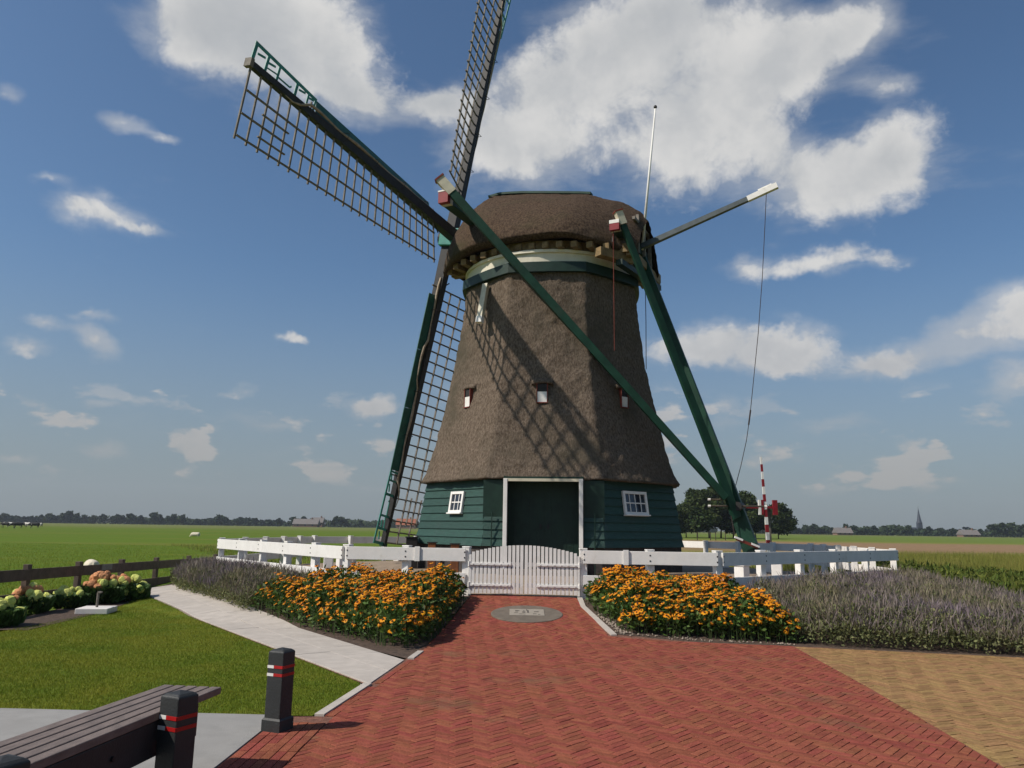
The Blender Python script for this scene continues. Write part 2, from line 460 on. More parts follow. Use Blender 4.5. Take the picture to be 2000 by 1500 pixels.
# ------------------------------------------------------------------ terrain
MX, MY, TH = 1.19, 23.17, R(5.7)
YARD = .385
def sm(t):
    t = max(0.0, min(1.0, t)); return t * t * (3 - 2 * t)
def gz(x, y):
    r = math.hypot(x - MX, y - MY)
    if r < 8.3: return .50 + (YARD - .50) * sm((r - 4.5) / 3.8)
    if r < 11.5:
        t = (r - 8.3) / 3.2
        return YARD * (1 - t) if t < .85 else YARD * .15 * (1 - sm((t - .85) / .15)) 
    return 0.0
def gp(px, py, off=0.0):
    """where the picture ray meets the terrain"""
    d = ray(px, py); t = 0.5
    while t < 3000:
        p = CAM + d * t
        if p.z <= gz(p.x, p.y) + off: break
        t += .02 if t < 40 else .5
    return Vector((p.x, p.y, gz(p.x, p.y) + off))
def at_y(px, py, y):
    d = ray(px, py); return CAM + d * (y / d.y)
def pin(poly, x, y):
    c = False; n = len(poly)
    for i in range(n):
        x0, y0 = poly[i][:2]; x1, y1 = poly[(i + 1) % n][:2]
        if (y0 > y) != (y1 > y) and x < (x1 - x0) * (y - y0) / (y1 - y0) + x0: c = not c
    return c
def edge_dist(poly, x, y):
    best = 1e9; n = len(poly)
    for i in range(n):
        ax, ay = poly[i][:2]; bx, by = poly[(i + 1) % n][:2]
        t = max(0, min(1, ((x - ax) * (bx - ax) + (y - ay) * (by - ay)) / ((bx - ax) ** 2 + (by - ay) ** 2 + 1e-12)))
        best = min(best, math.hypot(x - ax - t * (bx - ax), y - ay - t * (by - ay)))
    return best
def octc(Rr, k, z=0.0, th=TH):
    a = -th + math.radians(45) * k
    return Vector((MX + Rr * math.sin(a), MY - Rr * math.cos(a), z))
FA = 8.41; FR = FA / math.cos(math.pi / 8)

# one ground sheet to the horizon, finer where the mound is
def axis(lo, hi, step, far):
    a = list(np.arange(lo, hi + 1e-6, step)); s = step; p = hi
    while p < far: s *= 1.35; p += s; a.append(p)
    s = step; p = lo; b = []
    while p > -far: s *= 1.35; p -= s; b.append(p)
    return b[::-1] + a
xs = axis(-14, 16, .4, 6000); ys = axis(2, 38, .4, 6000)
verts = np.array([(x, y, gz(x, y) - .06) for y in ys for x in xs])
nx = len(xs)
faces = np.array([(j * nx + i, j * nx + i + 1, (j + 1) * nx + i + 1, (j + 1) * nx + i) for j in range(len(ys) - 1) for i in range(nx - 1)])
o = np_mesh('ground', verts, faces, ground_m, kind='structure')

def sheet(name, poly, material, off, step=.4, kind='structure', holes=()):
    """a sheet following the terrain inside a polygon: triangulated fine grid clipped with bmesh"""
    bm = bmesh.new()
    vs = [bm.verts.new((p[0], p[1], 0)) for p in poly]
    bm.faces.new(vs)
    x0 = min(p[0] for p in poly); x1 = max(p[0] for p in poly); y0 = min(p[1] for p in poly); y1 = max(p[1] for p in poly)
    for k in range(1, int((x1 - x0) / step) + 1):
        bmesh.ops.bisect_plane(bm, geom=bm.verts[:] + bm.edges[:] + bm.faces[:], plane_co=(x0 + k * step, 0, 0), plane_no=(1, 0, 0))
    for k in range(1, int((y1 - y0) / step) + 1):
        bmesh.ops.bisect_plane(bm, geom=bm.verts[:] + bm.edges[:] + bm.faces[:], plane_co=(0, y0 + k * step, 0), plane_no=(0, 1, 0))
    for v in bm.verts: v.co.z = gz(v.co.x, v.co.y) + off
    bmesh.ops.triangulate(bm, faces=[f for f in bm.faces if len(f.verts) > 4])
    bmesh.ops.recalc_face_normals(bm, faces=bm.faces)
    if sum(f.normal.z for f in bm.faces) < 0: bmesh.ops.reverse_faces(bm, faces=bm.faces)
    me = bpy.data.meshes.new(name); bm.to_mesh(me); bm.free()
    me.materials.append(material)
    o = link(bpy.data.objects.new(name, me)); o['kind'] = kind
    return o

yard_poly = [tuple(octc(FR - .05, k + .5)[:2]) for k in range(8)]
sheet('mill_yard', yard_poly, gravel, -.03)
# the wide flowering meadow to the right of the mill
sheet('meadow', [(13, 26), (60, 14), (400, 60), (400, 420), (8, 420), (9, 60), (9, 36)], meadow_m, -.045, 20)

# plan points read off the photograph
GL = gp(922, 1160); GR = gp(1125, 1168)
cL1 = gp(785, 1287); cL2 = gp(712, 1334); cL3 = gp(612, 1398)
cR1 = gp(1190, 1243); cR2 = gp(1548, 1262); cR3 = gp(1700, 1345); cR4 = gp(1960, 1500)

P2 = lambda v: (v[0], v[1])

# ------------------------------------------------------------------ paving
def clip(poly, conv):
    """clip a convex polygon with a convex, counter-clockwise one"""
    out = list(poly)
    n = len(conv)
    for i in range(n):
        (ax, ay), (bx, by) = conv[i], conv[(i + 1) % n]
        inp, out = out, []
        if not inp: return []
        def side(p): return (bx - ax) * (p[1] - ay) - (by - ay) * (p[0] - ax)
        for j in range(len(inp)):
            p, q = inp[j], inp[(j + 1) % len(inp)]
            sp, sq = side(p), side(q)
            if sp >= 0: out.append(p)
            if (sp >= 0) != (sq >= 0):
                t = sp / (sp - sq); out.append((p[0] + t * (q[0] - p[0]), p[1] + t * (q[1] - p[1])))
    return out
def area(p):
    return .5 * sum(p[i][0] * p[(i + 1) % len(p)][1] - p[(i + 1) % len(p)][0] * p[i][1] for i in range(len(p)))
def ccw(p): return p if area(p) > 0 else p[::-1]
def herring(x0, x1, y0, y1, ang, cell, q=3):
    """herringbone of q:1 bricks covering a box: yields centre and angle"""
    ca, sa = math.cos(ang), math.sin(ang)
    cx, cy = (x0 + x1) / 2, (y0 + y1) / 2
    n = int(math.hypot(x1 - x0, y1 - y0) / 2 / cell) + 4
    for i in range(-n, n):
        for j in range(-n, n):
            k = (i - j) % (2 * q)
            if k == 0: u, v, a = i + q / 2, j + .5, 0
            elif k == 2 * q - 1: u, v, a = i + .5, j + q / 2, math.pi / 2
            else: continue
            x = cx + (u * ca - v * sa) * cell; y = cy + (u * sa + v * ca) * cell
            if x0 - .2 < x < x1 + .2 and y0 - .2 < y < y1 + .2: yield x, y, ang + a
def rect(x, y, a, L, Wd):
    ca, sa = math.cos(a), math.sin(a)
    return [(x + i * L / 2 * ca - j * Wd / 2 * sa, y + i * L / 2 * sa + j * Wd / 2 * ca) for i, j in ((-1, -1), (1, -1), (1, 1), (-1, 1))]
def brick_geo(poly, zj, tx=0.0, ty=0.0):
    """chamfered paving brick standing 5 cm in its bed"""
    n = len(poly); cx = sum(p[0] for p in poly) / n; cy = sum(p[1] for p in poly) / n
    vs = []
    for (x, y) in poly:
        z = gz(x, y) + zj + (x - cx) * tx + (y - cy) * ty
        vs.append((x, y, z - .05))
    for (x, y) in poly:
        z = gz(x, y) + zj + (x - cx) * tx + (y - cy) * ty
        vs.append((x, y, z - .002))
    for (x, y) in poly:
        dx_, dy_ = cx - x, cy - y; l = math.hypot(dx_, dy_) + 1e-9
        x2, y2 = x + dx_ / l * .004, y + dy_ / l * .004
        vs.append((x2, y2, gz(x2, y2) + zj + (x2 - cx) * tx + (y2 - cy) * ty))
    fs = []
    for r_ in (0, 1):
        for i in range(n):
            a, b = r_ * n + i, r_ * n + (i + 1) % n
            fs.append((a, b, b + n, a + n))
    fs.append(tuple(range(2 * n, 3 * n)))
    return vs, fs
def shared_brick(name, L, Wd, material):
    me = bpy.data.meshes.new(name)
    global gz
    keep = gz
    gz = lambda x, y: 0.0
    vs, fs = brick_geo(rect(0, 0, 0, L, Wd), 0)
    gz = keep
    me.from_pydata(vs, [], fs); me.materials.append(material); me.update()
    return me
def interp(tab, x):
    if x <= tab[0][0]: return tab[0][1]
    for (a, b), (c, d) in zip(tab, tab[1:]):
        if x <= c: return b + (d - b) * (x - a) / (c - a)
    return tab[-1][1]
def pave(root, convs, ang, cell, material, limit=300, near=7.9, name='brick'):
    L, Wd = 3 * cell - .005, cell - .005
    pieces = []
    for (lef, rig) in convs:
        fx = lambda tab, y: interp(tab, y)
        ya, yb = lef[0][0], lef[-1][0]; yc, yd = rig[0][0], rig[-1][0]
        for x, y, a in herring(min(p[1] for p in lef), max(p[1] for p in rig), min(ya, yc), max(yb, yd), ang, cell):
            full = rect(x, y, a, L, Wd)
            m0, m1 = y - .16, y + .16
            conv = [(fx(lef, m0), m0), (fx(rig, m0), m0), (fx(rig, m1), m1), (fx(lef, m1), m1)]
            # end lines, straight between the ends of the two borders
            el = lambda x_, p, q: p[0] + (q[0] - p[0]) * (x_ - p[1]) / (q[1] - p[1] + 1e-9)
            x_a, x_b = x - .5, x + .5
            lo_ = [(x_a, el(x_a, lef[0], rig[0])), (x_b, el(x_b, lef[0], rig[0])), (x_b, y + 1), (x_a, y + 1)]
            hi_ = [(x_a, y - 1), (x_b, y - 1), (x_b, el(x_b, lef[-1], rig[-1])), (x_a, el(x_a, lef[-1], rig[-1]))]
            if lo_[0][1] > y + .3 or hi_[2][1] < y - .3: continue
            full = clip(full, lo_)
            full = clip(full, hi_) if len(full) > 2 else []
            if len(full) < 3: continue
            c = clip(full, conv)
            if len(c) < 3 or abs(area(c)) < .0012: continue
            whole = abs(area(c)) > .995 * L * Wd
            pieces.append((x, y, a, c, whole))
    def key(p):
        pr = Vector((p[0], p[1], 0)) - CAM; z = pr.dot(c_f); u_ = 1000 + FPX * pr.dot(c_r) / z; v_ = 750 - FPX * pr.dot(c_u) / z
        return pr.length if (-10 < u_ < 2010 and v_ < 1510) else 1e6 + pr.length
    pieces.sort(key=key)
    me = shared_brick(name, L, Wd, material)
    mb = MB(); cnt = 0
    rng = random.Random(3)
    for (x, y, a, c, whole) in pieces:
        zj = rng.gauss(0, .001)
        if whole and cnt < limit and gz(x, y) == 0:
            o = bpy.data.objects.new(name, me); COL.objects.link(o); o.parent = root
            o.location = Vector((x, y, zj)) - base_of(root)
            o.rotation_euler = (rng.gauss(0, .006), rng.gauss(0, .006), a + (math.pi if rng.random() < .5 else 0))
            cnt += 1
        else:
            vs, fs = brick_geo(c, zj, rng.gauss(0, .006), rng.gauss(0, .006)); mb.add(vs, fs)
    mb.build('paving_bricks', material, root, kind='stuff')

# red road: three convex fields; yellow apron right of it
A0 = (-2.12, 3.0)
road_root = sheet('brick_road', [A0, (4.6, 3.0), (4.6, 11.4), (1.62, 12.05), P2(GR), P2(GL), (-1.22, 10.35), (-1.55, 7.0), (-2.1, 6.95)], joint, -.009, .15)
lx = -1.30 + .16
ramp_f = ([(12.424, -1.00), (13.2, -.90), (GL.y + .02, GL.x)], [(11.944, 1.50), (GR.y, GR.x)])
front_f = ([(3.0, -1.53), (7.0, -1.48), (8.40, -1.31), (9.85, -1.15), (11.90, -1.08), (12.42, -1.00)], [(3.0, 3.18), (5.77, 3.48), (8.49, 3.80), (11.46, 4.06)])
pave(road_root, [front_f, ramp_f], R(45 + 4), .069, brick_red)
# straight courses along the left edge
mb = MB(); rng = random.Random(5)
def course(p, q, off, L=.202, Wd=.066, across=False):
    p, q = Vector((p[0], p[1], 0)), Vector((q[0], q[1], 0))
    d = (q - p); n = d.length; d.normalize(); nn = Vector((-d.y, d.x, 0))
    stp = (Wd if across else L) + .006
    for k in range(int(n / stp)):
        c = p + d * ((k + .5) * stp) + nn * off
        a = math.atan2(d.y, d.x)
        vs, fs = brick_geo(rect(c.x, c.y, a + (math.pi / 2 if across else 0), L, Wd), rng.gauss(.001, .0012)); mb.add(vs, fs)
course((-1.48, 6.98), (-1.31, 8.38), .036); course((-1.31, 8.40), (-1.15, 9.85), .036)
course((-1.48, 6.98), (-1.31, 8.38), .100)
for off_ in [.036 + .071 * q for q in range(6)]: course((-1.53, 3.0), (-1.49, 6.95), off_)
mb.build('edge_bricks', brick_red, road_root, kind='stuff')

yel_root = sheet('yellow_brick_apron', [(3.2, 3.0), (14, 3.0), (14, 9.2), (6.86, 10.75), (4.06, 11.46), (3.80, 8.49), (3.48, 5.77)], joint, -.007, .4)
# split into convex fields along the curved joint
pave(yel_root, [([(3.6, 3.30), (5.77, 3.495), (8.49, 3.815), (11.40, 4.075)], [(3.6, 9.6), (7.0, 9.6), (10.05, 9.6)])], R(22), .069, brick_yel)
# pale concrete path: slabs
E1, E2 = Vector((-1.46, 8.38, 0)), Vector((-7.82, 17.10, 0))
pd = (E2 - E1).normalized(); pn = Vector((pd.y, -pd.x, 0))          # to the upper side
path_root = sheet('garden_path', [P2(E1), P2(E1 + pn * 1.02 + pd * .40), (-1.20, 9.93), P2(E1 + pn * 1.05 + pd * 1.2), P2(E2 + pn * 1.05), P2(E2 + pd * 1.8 + pn * .9), P2(E2 + pd * 1.8)], joint, -.014, .4)
conv = ccw([(-1.425, 8.40), (-1.265, 9.84), P2(E2 + pn * 1.02 + pd * 1.5), P2(E2 + pd * 1.5), (-1.46, 8.42)])
for k in range(-3, 18):
    for j in range(2):
        sl = .70
        u0, u1 = k * sl + .003 + .35 * j, (k + 1) * sl - .003 + .35 * j
        q = [E1 + pd * u0 + pn * (j * .51 + .003), E1 + pd * u1 + pn * (j * .51 + .003), E1 + pd * u1 + pn * (j * .51 + .507), E1 + pd * u0 + pn * (j * .51 + .507)]
        c = clip(ccw([P2(p) for p in q]), conv)
        if len(c) < 3 or abs(area(c)) < .003: continue
        vs, fs = brick_geo(c, random.gauss(.001, .0015)); MB().add(vs, fs).build('paving_slab', conc, path_root)

# grey concrete strip under the bench
gs_root = sheet('grey_concrete_strip', [(-9, 3.0), (-1.97, 3.0), (-1.93, 6.98), (-9, 7.30)], joint, -.018, 1.2)
gconv = ccw([(-9, 3.0), (-1.975, 3.0), (-1.935, 6.99), (-9, 7.28)])
for k in range(5):
    q = [(-9.6 + 2.0 * k + .004 - .1, 2.9), (-9.6 + 2.0 * (k + 1) - .004 - .1, 2.9), (-9.6 + 2.0 * (k + 1) - .004 + .55, 7.4), (-9.6 + 2.0 * k + .004 + .55, 7.4)]
    c = clip(ccw(q), gconv)
    if len(c) < 3: continue
    vs, fs = brick_geo(c, 0); MB().add(vs, fs).build('concrete_slab', conc_grey, gs_root)
# pale kerb strips
def kerb(name, pts, w, label, n=1):
    kr = None
    for i in range(len(pts) - 1):
        p, q = Vector((*pts[i], 0)), Vector((*pts[i + 1], 0)); d = (q - p); L = d.length; d.normalize(); nn = Vector((-d.y, d.x, 0))
        m_ = max(1, round(L / 1.0))
        for k in range(m_):
            a, b = p + d * (L * k / m_ + .004), p + d * (L * (k + 1) / m_ - .004)
            poly = ccw([P2(a - nn * w / 2), P2(b - nn * w / 2), P2(b + nn * w / 2), P2(a + nn * w / 2)])
            vs, fs = brick_geo(poly, .012)
            if kr is None:
                kr = MB().add(vs, fs).build(name, conc, None, kind='structure')
            else: MB().add(vs, fs).build('kerb_stone', conc, kr)
kerb('kerb', [(-1.61, 6.99), (-1.44, 8.36)], .085, '')
kerb('kerb', [(GR.x + .07, GR.y), (1.30, 13.9), (1.585, 12.0)], .09, '')
kerb('kerb', [(-1.20, 9.93), (-1.14, 10.5)], .08, '')

# round stone with an engraved plate set into the ramp
DC = gp(1029, 1200)
tl = thing('memorial_stone', DC, 'round grey stone set in the red brick with a pale engraved plate, before the gate', 'stone')
sl = (gz(DC.x, DC.y + .3) - gz(DC.x, DC.y - .3)) / .6
dd = Vector((0, 1, sl)).normalized(); nrm = Vector((0, -sl, 1)).normalized(); ex = Vector((1, 0, 0))
ring = lambda r_, h_: [DC + ex * (r_ * math.cos(t)) + dd * (r_ * math.sin(t)) + nrm * h_ for t in [2 * math.pi * k / 48 for k in range(48)]]
MB().loft([ring(.60, -.04), ring(.60, .008), ring(.59, .014)], cap1=True).build('disc', stone, tl)
pl = MB().box(DC + dd * .05 + nrm * .016, ex * .29, dd * .23, nrm * .006).build('plate', plate_m, tl)
mb = MB(); rng = random.Random(2)
for (u, v, w_, h_) in [(.02, .04, .025, .13), (-.05, .0, .05, .05), (-.16, .10, .07, .02), (-.17, .05, .05, .015), (.0, .15, .02, .05), (.13, -.12, .06, .02), (.2, -.15, .04, .015), (-.18, -.05, .06, .012), (-.05, .12, .03, .015), (.16, .05, .08, .008), (.16, .01, .08, .008), (-.08, -.14, .11, .01)]:
    mb.box(DC + ex * u + dd * (.05 + v) + nrm * .0235, ex * w_ * .5, dd * h_ * .7, nrm * .0012)
mb.build('engraving', ink, pl, kind='stuff')

# ------------------------------------------------------------------ lawn and grass
lawn_poly = [(-1.68, 7.03), (-1.52, 8.34), P2(E1 - pn * .02 + pd * .1), P2(E2 - pn * .02), (-8.0, 17.9), (-7.60, 15.5), (-7.40, 13.6), (-7.5, 11.6), (-8.45, 11.4), (-8.4, 7.32), (-2.1, 7.02)]
sheet('lawn', lawn_poly, lawn_m, -.012, .4)

def blades(name, pts, hgt, wid, material, lean=.35, kind='stuff', seed=1, tuft=1):
    """one triangle per blade"""
    rs = np.random.RandomState(seed)
    n = len(pts)
    h = hgt * (0.55 + .9 * rs.rand(n)); a = rs.rand(n) * 2 * np.pi; l = lean * rs.rand(n) * h; b = rs.rand(n) * 2 * np.pi
    w_ = wid * (.7 + .6 * rs.rand(n))
    v = np.zeros((n, 3, 3))
    v[:, 0] = pts - np.c_[np.cos(a) * w_, np.sin(a) * w_, np.zeros(n)] / 2
    v[:, 1] = pts + np.c_[np.cos(a) * w_, np.sin(a) * w_, np.zeros(n)] / 2
    v[:, 2] = pts + np.c_[np.cos(b) * l, np.sin(b) * l, h]
    f = np.arange(n * 3).reshape(n, 3)
    return np_mesh(name, v.reshape(-1, 3), f, material, kind=kind)
def np_gz(x, y):
    r_ = np.hypot(x - MX, y - MY); s3 = lambda t: np.clip(t, 0, 1) ** 2 * (3 - 2 * np.clip(t, 0, 1))
    t = (r_ - 8.3) / 3.2
    return np.where(r_ < 8.3, .50 + (YARD - .50) * s3((r_ - 4.5) / 3.8), np.where(t < .85, YARD * (1 - t), np.where(t < 1, YARD * .15 * (1 - s3((t - .85) / .15)), 0.0)))
def np_pin(poly, x, y):
    c = np.zeros(len(x), bool); n = len(poly)
    for i in range(n):
        x0, y0 = poly[i][:2]; x1, y1 = poly[(i + 1) % n][:2]
        if y0 == y1: continue
        c ^= ((y0 > y) != (y1 > y)) & (x < (x1 - x0) * (y - y0) / (y1 - y0) + x0)
    return c
def scatter(poly, n, seed, off=0.0, dens=None):
    rs = np.random.RandomState(seed); xs_ = [p[0] for p in poly]; ys_ = [p[1] for p in poly]; out = []; got = 0
    while got < n:
        x = rs.uniform(min(xs_), max(xs_), 40000); y = rs.uniform(min(ys_), max(ys_), 40000)
        ok = np_pin(poly, x, y)
        if dens is not None: ok &= rs.rand(40000) < dens(x, y)
        x, y = x[ok], y[ok]; out.append(np.c_[x, y, np_gz(x, y) + off]); got += len(x)
    return np.concatenate(out)[:n]
vis = lambda x, y: (np.abs(x / np.maximum(y, .1)) < .74) * 1.0
nmin = np.minimum
o = blades('lawn_grass', scatter(lawn_poly, 150000, 4, -.012, lambda x, y: vis(x, y) * nmin(1, (8.0 / y) ** 1.3)), .020, .0055, blade_m, .8, seed=3)
tag(o, 'short mown lawn grass between the pale path and the grey concrete', 'grass')
past = [(-9.3, 12.0), (-8.9, 24), (-8.6, 30), (-14, 60), (-46, 60), (-14, 17), (-10.2, 12)]
o = blades('pasture_grass', scatter(past, 60000, 8, -.06, lambda x, y: vis(x, y) * nmin(1, (16.0 / y) ** 2)), .05, .012, blade_m, .7, seed=5)
tag(o, 'rough green pasture grass beyond the brown board fence', 'grass')
rm = [(9.9, 13.5), (12, 12.5), (22, 17), (60, 60), (30, 60), (10.6, 34), (10.4, 24), (9.9, 18.8)]
o = blades('meadow_grass', scatter(rm, 60000, 9, -.06, lambda x, y: vis(x, y) * nmin(1, (18.0 / y) ** 1.6)), .42, .018, blade_far, .6, seed=6)
tag(o, 'tall yellowish meadow grass behind the catmint on the right', 'grass')
back = [(-8, 29), (-1, 33.5), (6, 33), (10.5, 27), (30, 60), (-26, 60)]
o = blades('far_bank_grass', scatter(back, 22000, 10, -.06, lambda x, y: nmin(1, (30.0 / y) ** 1.6)), .16, .03, blade_far, .6, seed=7)
tag(o, 'uneven grass on the ground behind the mill yard', 'grass')

# ------------------------------------------------------------------ the windmill
AL, BE = R(25.5), R(9.4)
w_ = Vector((-math.cos(AL), math.sin(AL), 0))                        # where the sails face
s_ = Vector((-math.sin(AL), -math.cos(AL), 0))                       # across the cap, towards the viewer's side
UP = Vector((0, 0, 1))
def cp(s, o_, z): return Vector((MX, MY, z)) + w_ * s + s_ * o_
MZ = .45
mill = thing('windmill', (MX, MY, MZ), 'octagonal thatched windmill with green weatherboard base and lattice sails in the white fence ring', 'windmill')

def fz(p, seed=0.0, sc=1.0): return noise.noise(Vector(p) * sc + Vector((seed, seed * .7, 0)))
PROF = [(2.83, 3.95), (3.1, 3.81), (3.76, 3.58), (4.98, 3.29), (6.2, 3.03), (7.45, 2.86), (8.75, 2.73)]
def prof(z):
    for (z0, r0), (z1, r1) in zip(PROF, PROF[1:]):
        if z <= z1:
            return r0 + (r1 - r0) * (z - z0) / (z1 - z0)
    return PROF[-1][1]
def octr(phi, soft=.18):
    a = (phi + TH) % (math.pi / 4)                   # corners at odd multiples of 22.5 deg from the front face
    a = abs(a - 0) if a < math.pi / 8 else abs(a - math.pi / 4)
    ro = math.cos(math.pi / 8) / math.cos(a)
    return ro * (1 - soft) + soft * .975
def body_pt(phi, z, extra=0.0, soft=.18):
    r_ = prof(z) * octr(phi, soft) + extra
    return Vector((MX + r_ * math.sin(phi), MY - r_ * math.cos(phi), z))
NP = 256
zs = list(np.linspace(2.83, 8.75, 110))
rings = []
for phi_z, ins in ((2.90, -.42), (2.84, -.30)):
    rings.append([body_pt(2 * math.pi * k / NP, 2.83, ins) + Vector((0, 0, phi_z - 2.83 - .02)) for k in range(NP)])
for zi, z in enumerate(zs):
    rg = []
    for k in range(NP):
        phi = 2 * math.pi * k / NP
        p = body_pt(phi, z)
        d = .035 * fz((p.x, p.y, p.z * .5), 1.3, .9) + .030 * fz(p, 4.1, 3.2) + .022 * fz((p.x * 1.0, p.y, p.z * .45), 8.2, 9) + .016 * fz((p.x * 2, p.y * 2, p.z * .8), 2.2, 14)
        q = body_pt(phi, z, d)
        if zi == 0: q.z += .035 * fz(p, 5.5, 3.0) + .03 * fz(p, 1.5, 11)
        rg.append(q)
    rings.append(rg)
MB().loft(rings).build('thatched_body', thatch, mill, smooth=True)

# --- base: masonry plinth, boarded walls
def base_r(z): return 3.98 + (3.72 - 3.98) * (z - 1.15) / (2.75 - 1.15)
def oct_ring(rr, z): return [octc(rr, k + .5, z) for k in range(8)]
a_, b_, c_ = oct_ring(3.96, .30), oct_ring(3.94, 1.16), oct_ring(3.6, 1.165)
for k in range(8):
    k2 = (k + 1) % 8
    if k == 7:
        for q0, q1 in ((0, .165), (.835, 1)):
            L_ = lambda r_, q: r_[k].lerp(r_[k2], q)
            MB().add([L_(a_, q0), L_(a_, q1), L_(b_, q1), L_(b_, q0), L_(c_, q1), L_(c_, q0)], [(0, 1, 2, 3), (3, 2, 4, 5)]).build('plinth', plinth_brick, mill)
    else:
        MB().add([a_[k], a_[k2], b_[k2], b_[k], c_[k2], c_[k]], [(0, 1, 2, 3), (3, 2, 4, 5)]).build('plinth', plinth_brick, mill)

lo_r, hi_r = oct_ring(3.88, 1.10), oct_ring(3.60, 2.95)
for k in range(8):
    if k == 7: continue                                              # the door face stays open
    MB().add([lo_r[k], lo_r[(k + 1) % 8], hi_r[(k + 1) % 8], hi_r[k]], [(0, 1, 2, 3)]).build('wall_core', green_dark, mill)

DOOR_HW = .945
def face_frame(k):
    n = octc(1, k) - Vector((MX, MY, 0)); n.normalize(); t = Vector((-n.y, n.x, 0))     # t runs to the right seen from outside
    return n, t
NB = 8
for k in range(8):
    n, t = face_frame(k)
    for b in range(NB):
        z0, z1 = 1.15 + 1.66 * b / NB, 1.15 + 1.66 * (b + 1) / NB + .02
        h0 = base_r(z0) * math.sin(math.pi / 8); h1 = base_r(z1) * math.sin(math.pi / 8)
        a0 = base_r(z0) * math.cos(math.pi / 8); a1 = base_r(z1) * math.cos(math.pi / 8)
        spans = [(-1.0, 1.0)] if k != 0 else [(-1.0, None), (None, 1.0)]
        for (u0, u1) in spans:
            def X(u, h): return u * (h + .012)
            l0, r0 = (X(u0, h0) if u0 is not None else DOOR_HW + .02), (X(u1, h0) if u1 is not None else -DOOR_HW - .02)
            l1, r1 = (X(u0, h1) if u0 is not None else DOOR_HW + .02), (X(u1, h1) if u1 is not None else -DOOR_HW - .02)
            C0 = Vector((MX, MY, 0))
            def P(u, a, z): return C0 + n * a + t * u + UP * z
            jz = random.uniform(-.006, .006)
            vs = [P(l0, a0 - .03, z0 + jz), P(r0, a0 - .03, z0 + jz), P(r0, a0 + .045, z0 + jz), P(l0, a0 + .045, z0 + jz), P(l1, a1 - .03, z1), P(r1, a1 - .03, z1), P(r1, a1 + .008, z1), P(l1, a1 + .008, z1)]
            MB().add(vs, [(0, 1, 2, 3), (4, 7, 6, 5), (0, 4, 5, 1), (3, 2, 6, 7), (0, 3, 7, 4), (1, 5, 6, 2)]).build('weatherboard', board_green, mill)
# corner boards by the door face
for u in (-1, 1):
    n, t = face_frame(0)
# --- door in the front face
n, t = face_frame(0); C0 = Vector((MX, MY, 0)); af = base_r(1.15) * math.cos(math.pi / 8)
def FP(u, a, z): return C0 + n * a + t * u + UP * z
for sgn in (-1, 1):
    leaf = MB().box(FP(sgn * .475, af - .62, 1.63), t * .468, n * .02, UP * 1.20).build('door', green_dark, mill)
    for q in range(5):
        MB().box(FP(sgn * (.09 + q * .19), af - .596, 1.63), t * .088, n * .006, UP * 1.19).build('door_plank', green_dark, leaf)
    MB().box(FP(sgn * .10, af - .57, 1.65), t * .025, n * .02, UP * .06).build('handle', iron, leaf)
    MB().box(FP(sgn * (DOOR_HW + .005), af + .055, 1.63), t * .05, n * .06, UP * 1.20).build('door_post', white, mill, bevel=.006)
for sgn in (-1, 1):
    MB().box(FP(sgn * (DOOR_HW + .03), af - .33, 1.66), t * .03, n * .32, UP * 1.24).build('door_cheek', green_dark, mill)
    MB().box(FP(sgn * 1.27, af - .10, 1.85), t * .26, n * .02, UP * .95).build('wall_core', green_dark, mill)
MB().box(FP(0, af - .32, 2.86), t * (DOOR_HW + .06), n * .33, UP * .03).build('door_soffit', green_dark, mill)
MB().box(FP(0, af - .3, .45), t * (DOOR_HW + .06), n * .35, UP * .04).build('door_floor', stone, mill)
MB().box(FP(0, af + .05, 2.80), t * (DOOR_HW + .055), n * .05, UP * .035).build('door_lintel', cream, mill)
MB().box(FP(0, af + .12, .52), t * 1.1, n * .2, UP * .08).build('threshold', stone, mill)
for sgn in (-1, 1):
    MB().tube([FP(sgn * 1.29, af + .10, .5), FP(sgn * 1.29, af + .02, 2.0)], .014, 6).build('downpipe', green_dark, mill)

# --- sash windows in the neighbouring faces
def window(k, u, z, hw, hh, nx_, nz_, name='window'):
    n, t = face_frame(k); a0 = base_r(z) * math.cos(math.pi / 8); tilt = (base_r(1.15) - base_r(2.75)) * math.cos(math.pi / 8) / 1.6
    up = (UP - n * tilt).normalized(); nn = (n + UP * tilt).normalized()
    c = C0 + n * (a0 + .045) + t * u + UP * z
    w = MB()
    pane0 = MB().box(c, t * hw, up * hh, nn * .012).build(name, glass, mill)
    for (cu, cv, eu, ev) in ((-hw, 0, .035, hh + .035), (hw, 0, .035, hh + .035)):
        MB().box(c + t * cu + up * cv + nn * .02, t * eu, up * ev, nn * .03).build('frame_stile', white, pane0)
    for cv in (-hh, hh):
        MB().box(c + up * cv + nn * .02, t * (hw - .036), up * .035, nn * .028).build('frame_rail', white, pane0)
    for i in range(1, nx_):
        MB().box(c + t * (-hw + 2 * hw * i / nx_) + nn * .014, t * .011, up * (hh - .036), nn * .012).build('glazing_bar', white, pane0)
    for j in range(1, nz_):
        MB().box(c + up * (-hh + 2 * hh * j / nz_) + nn * .014, t * (hw - .036), up * .014, nn * .014).build('glazing_bar', white, pane0)
    MB().box(c - up * (hh + .05) + nn * .04, t * (hw + .05), up * .016, nn * .05).build('window_sill', white, pane0)
def face_uz(k, px, py):
    n, t = face_frame(k); d = ray(px, py); a = base_r(2.0) * math.cos(math.pi / 8) + .04
    P0 = C0 + n * a; s = (P0 - CAM).dot(n) / d.dot(n); p = CAM + d * s
    return (p - P0).dot(t), p.z
u, z = face_uz(-1, 891, 981); window(-1, u, z, .26, .25, 3, 2)
u, z = face_uz(1, 1242, 983); window(1, u, z, .42, .27, 4, 2)

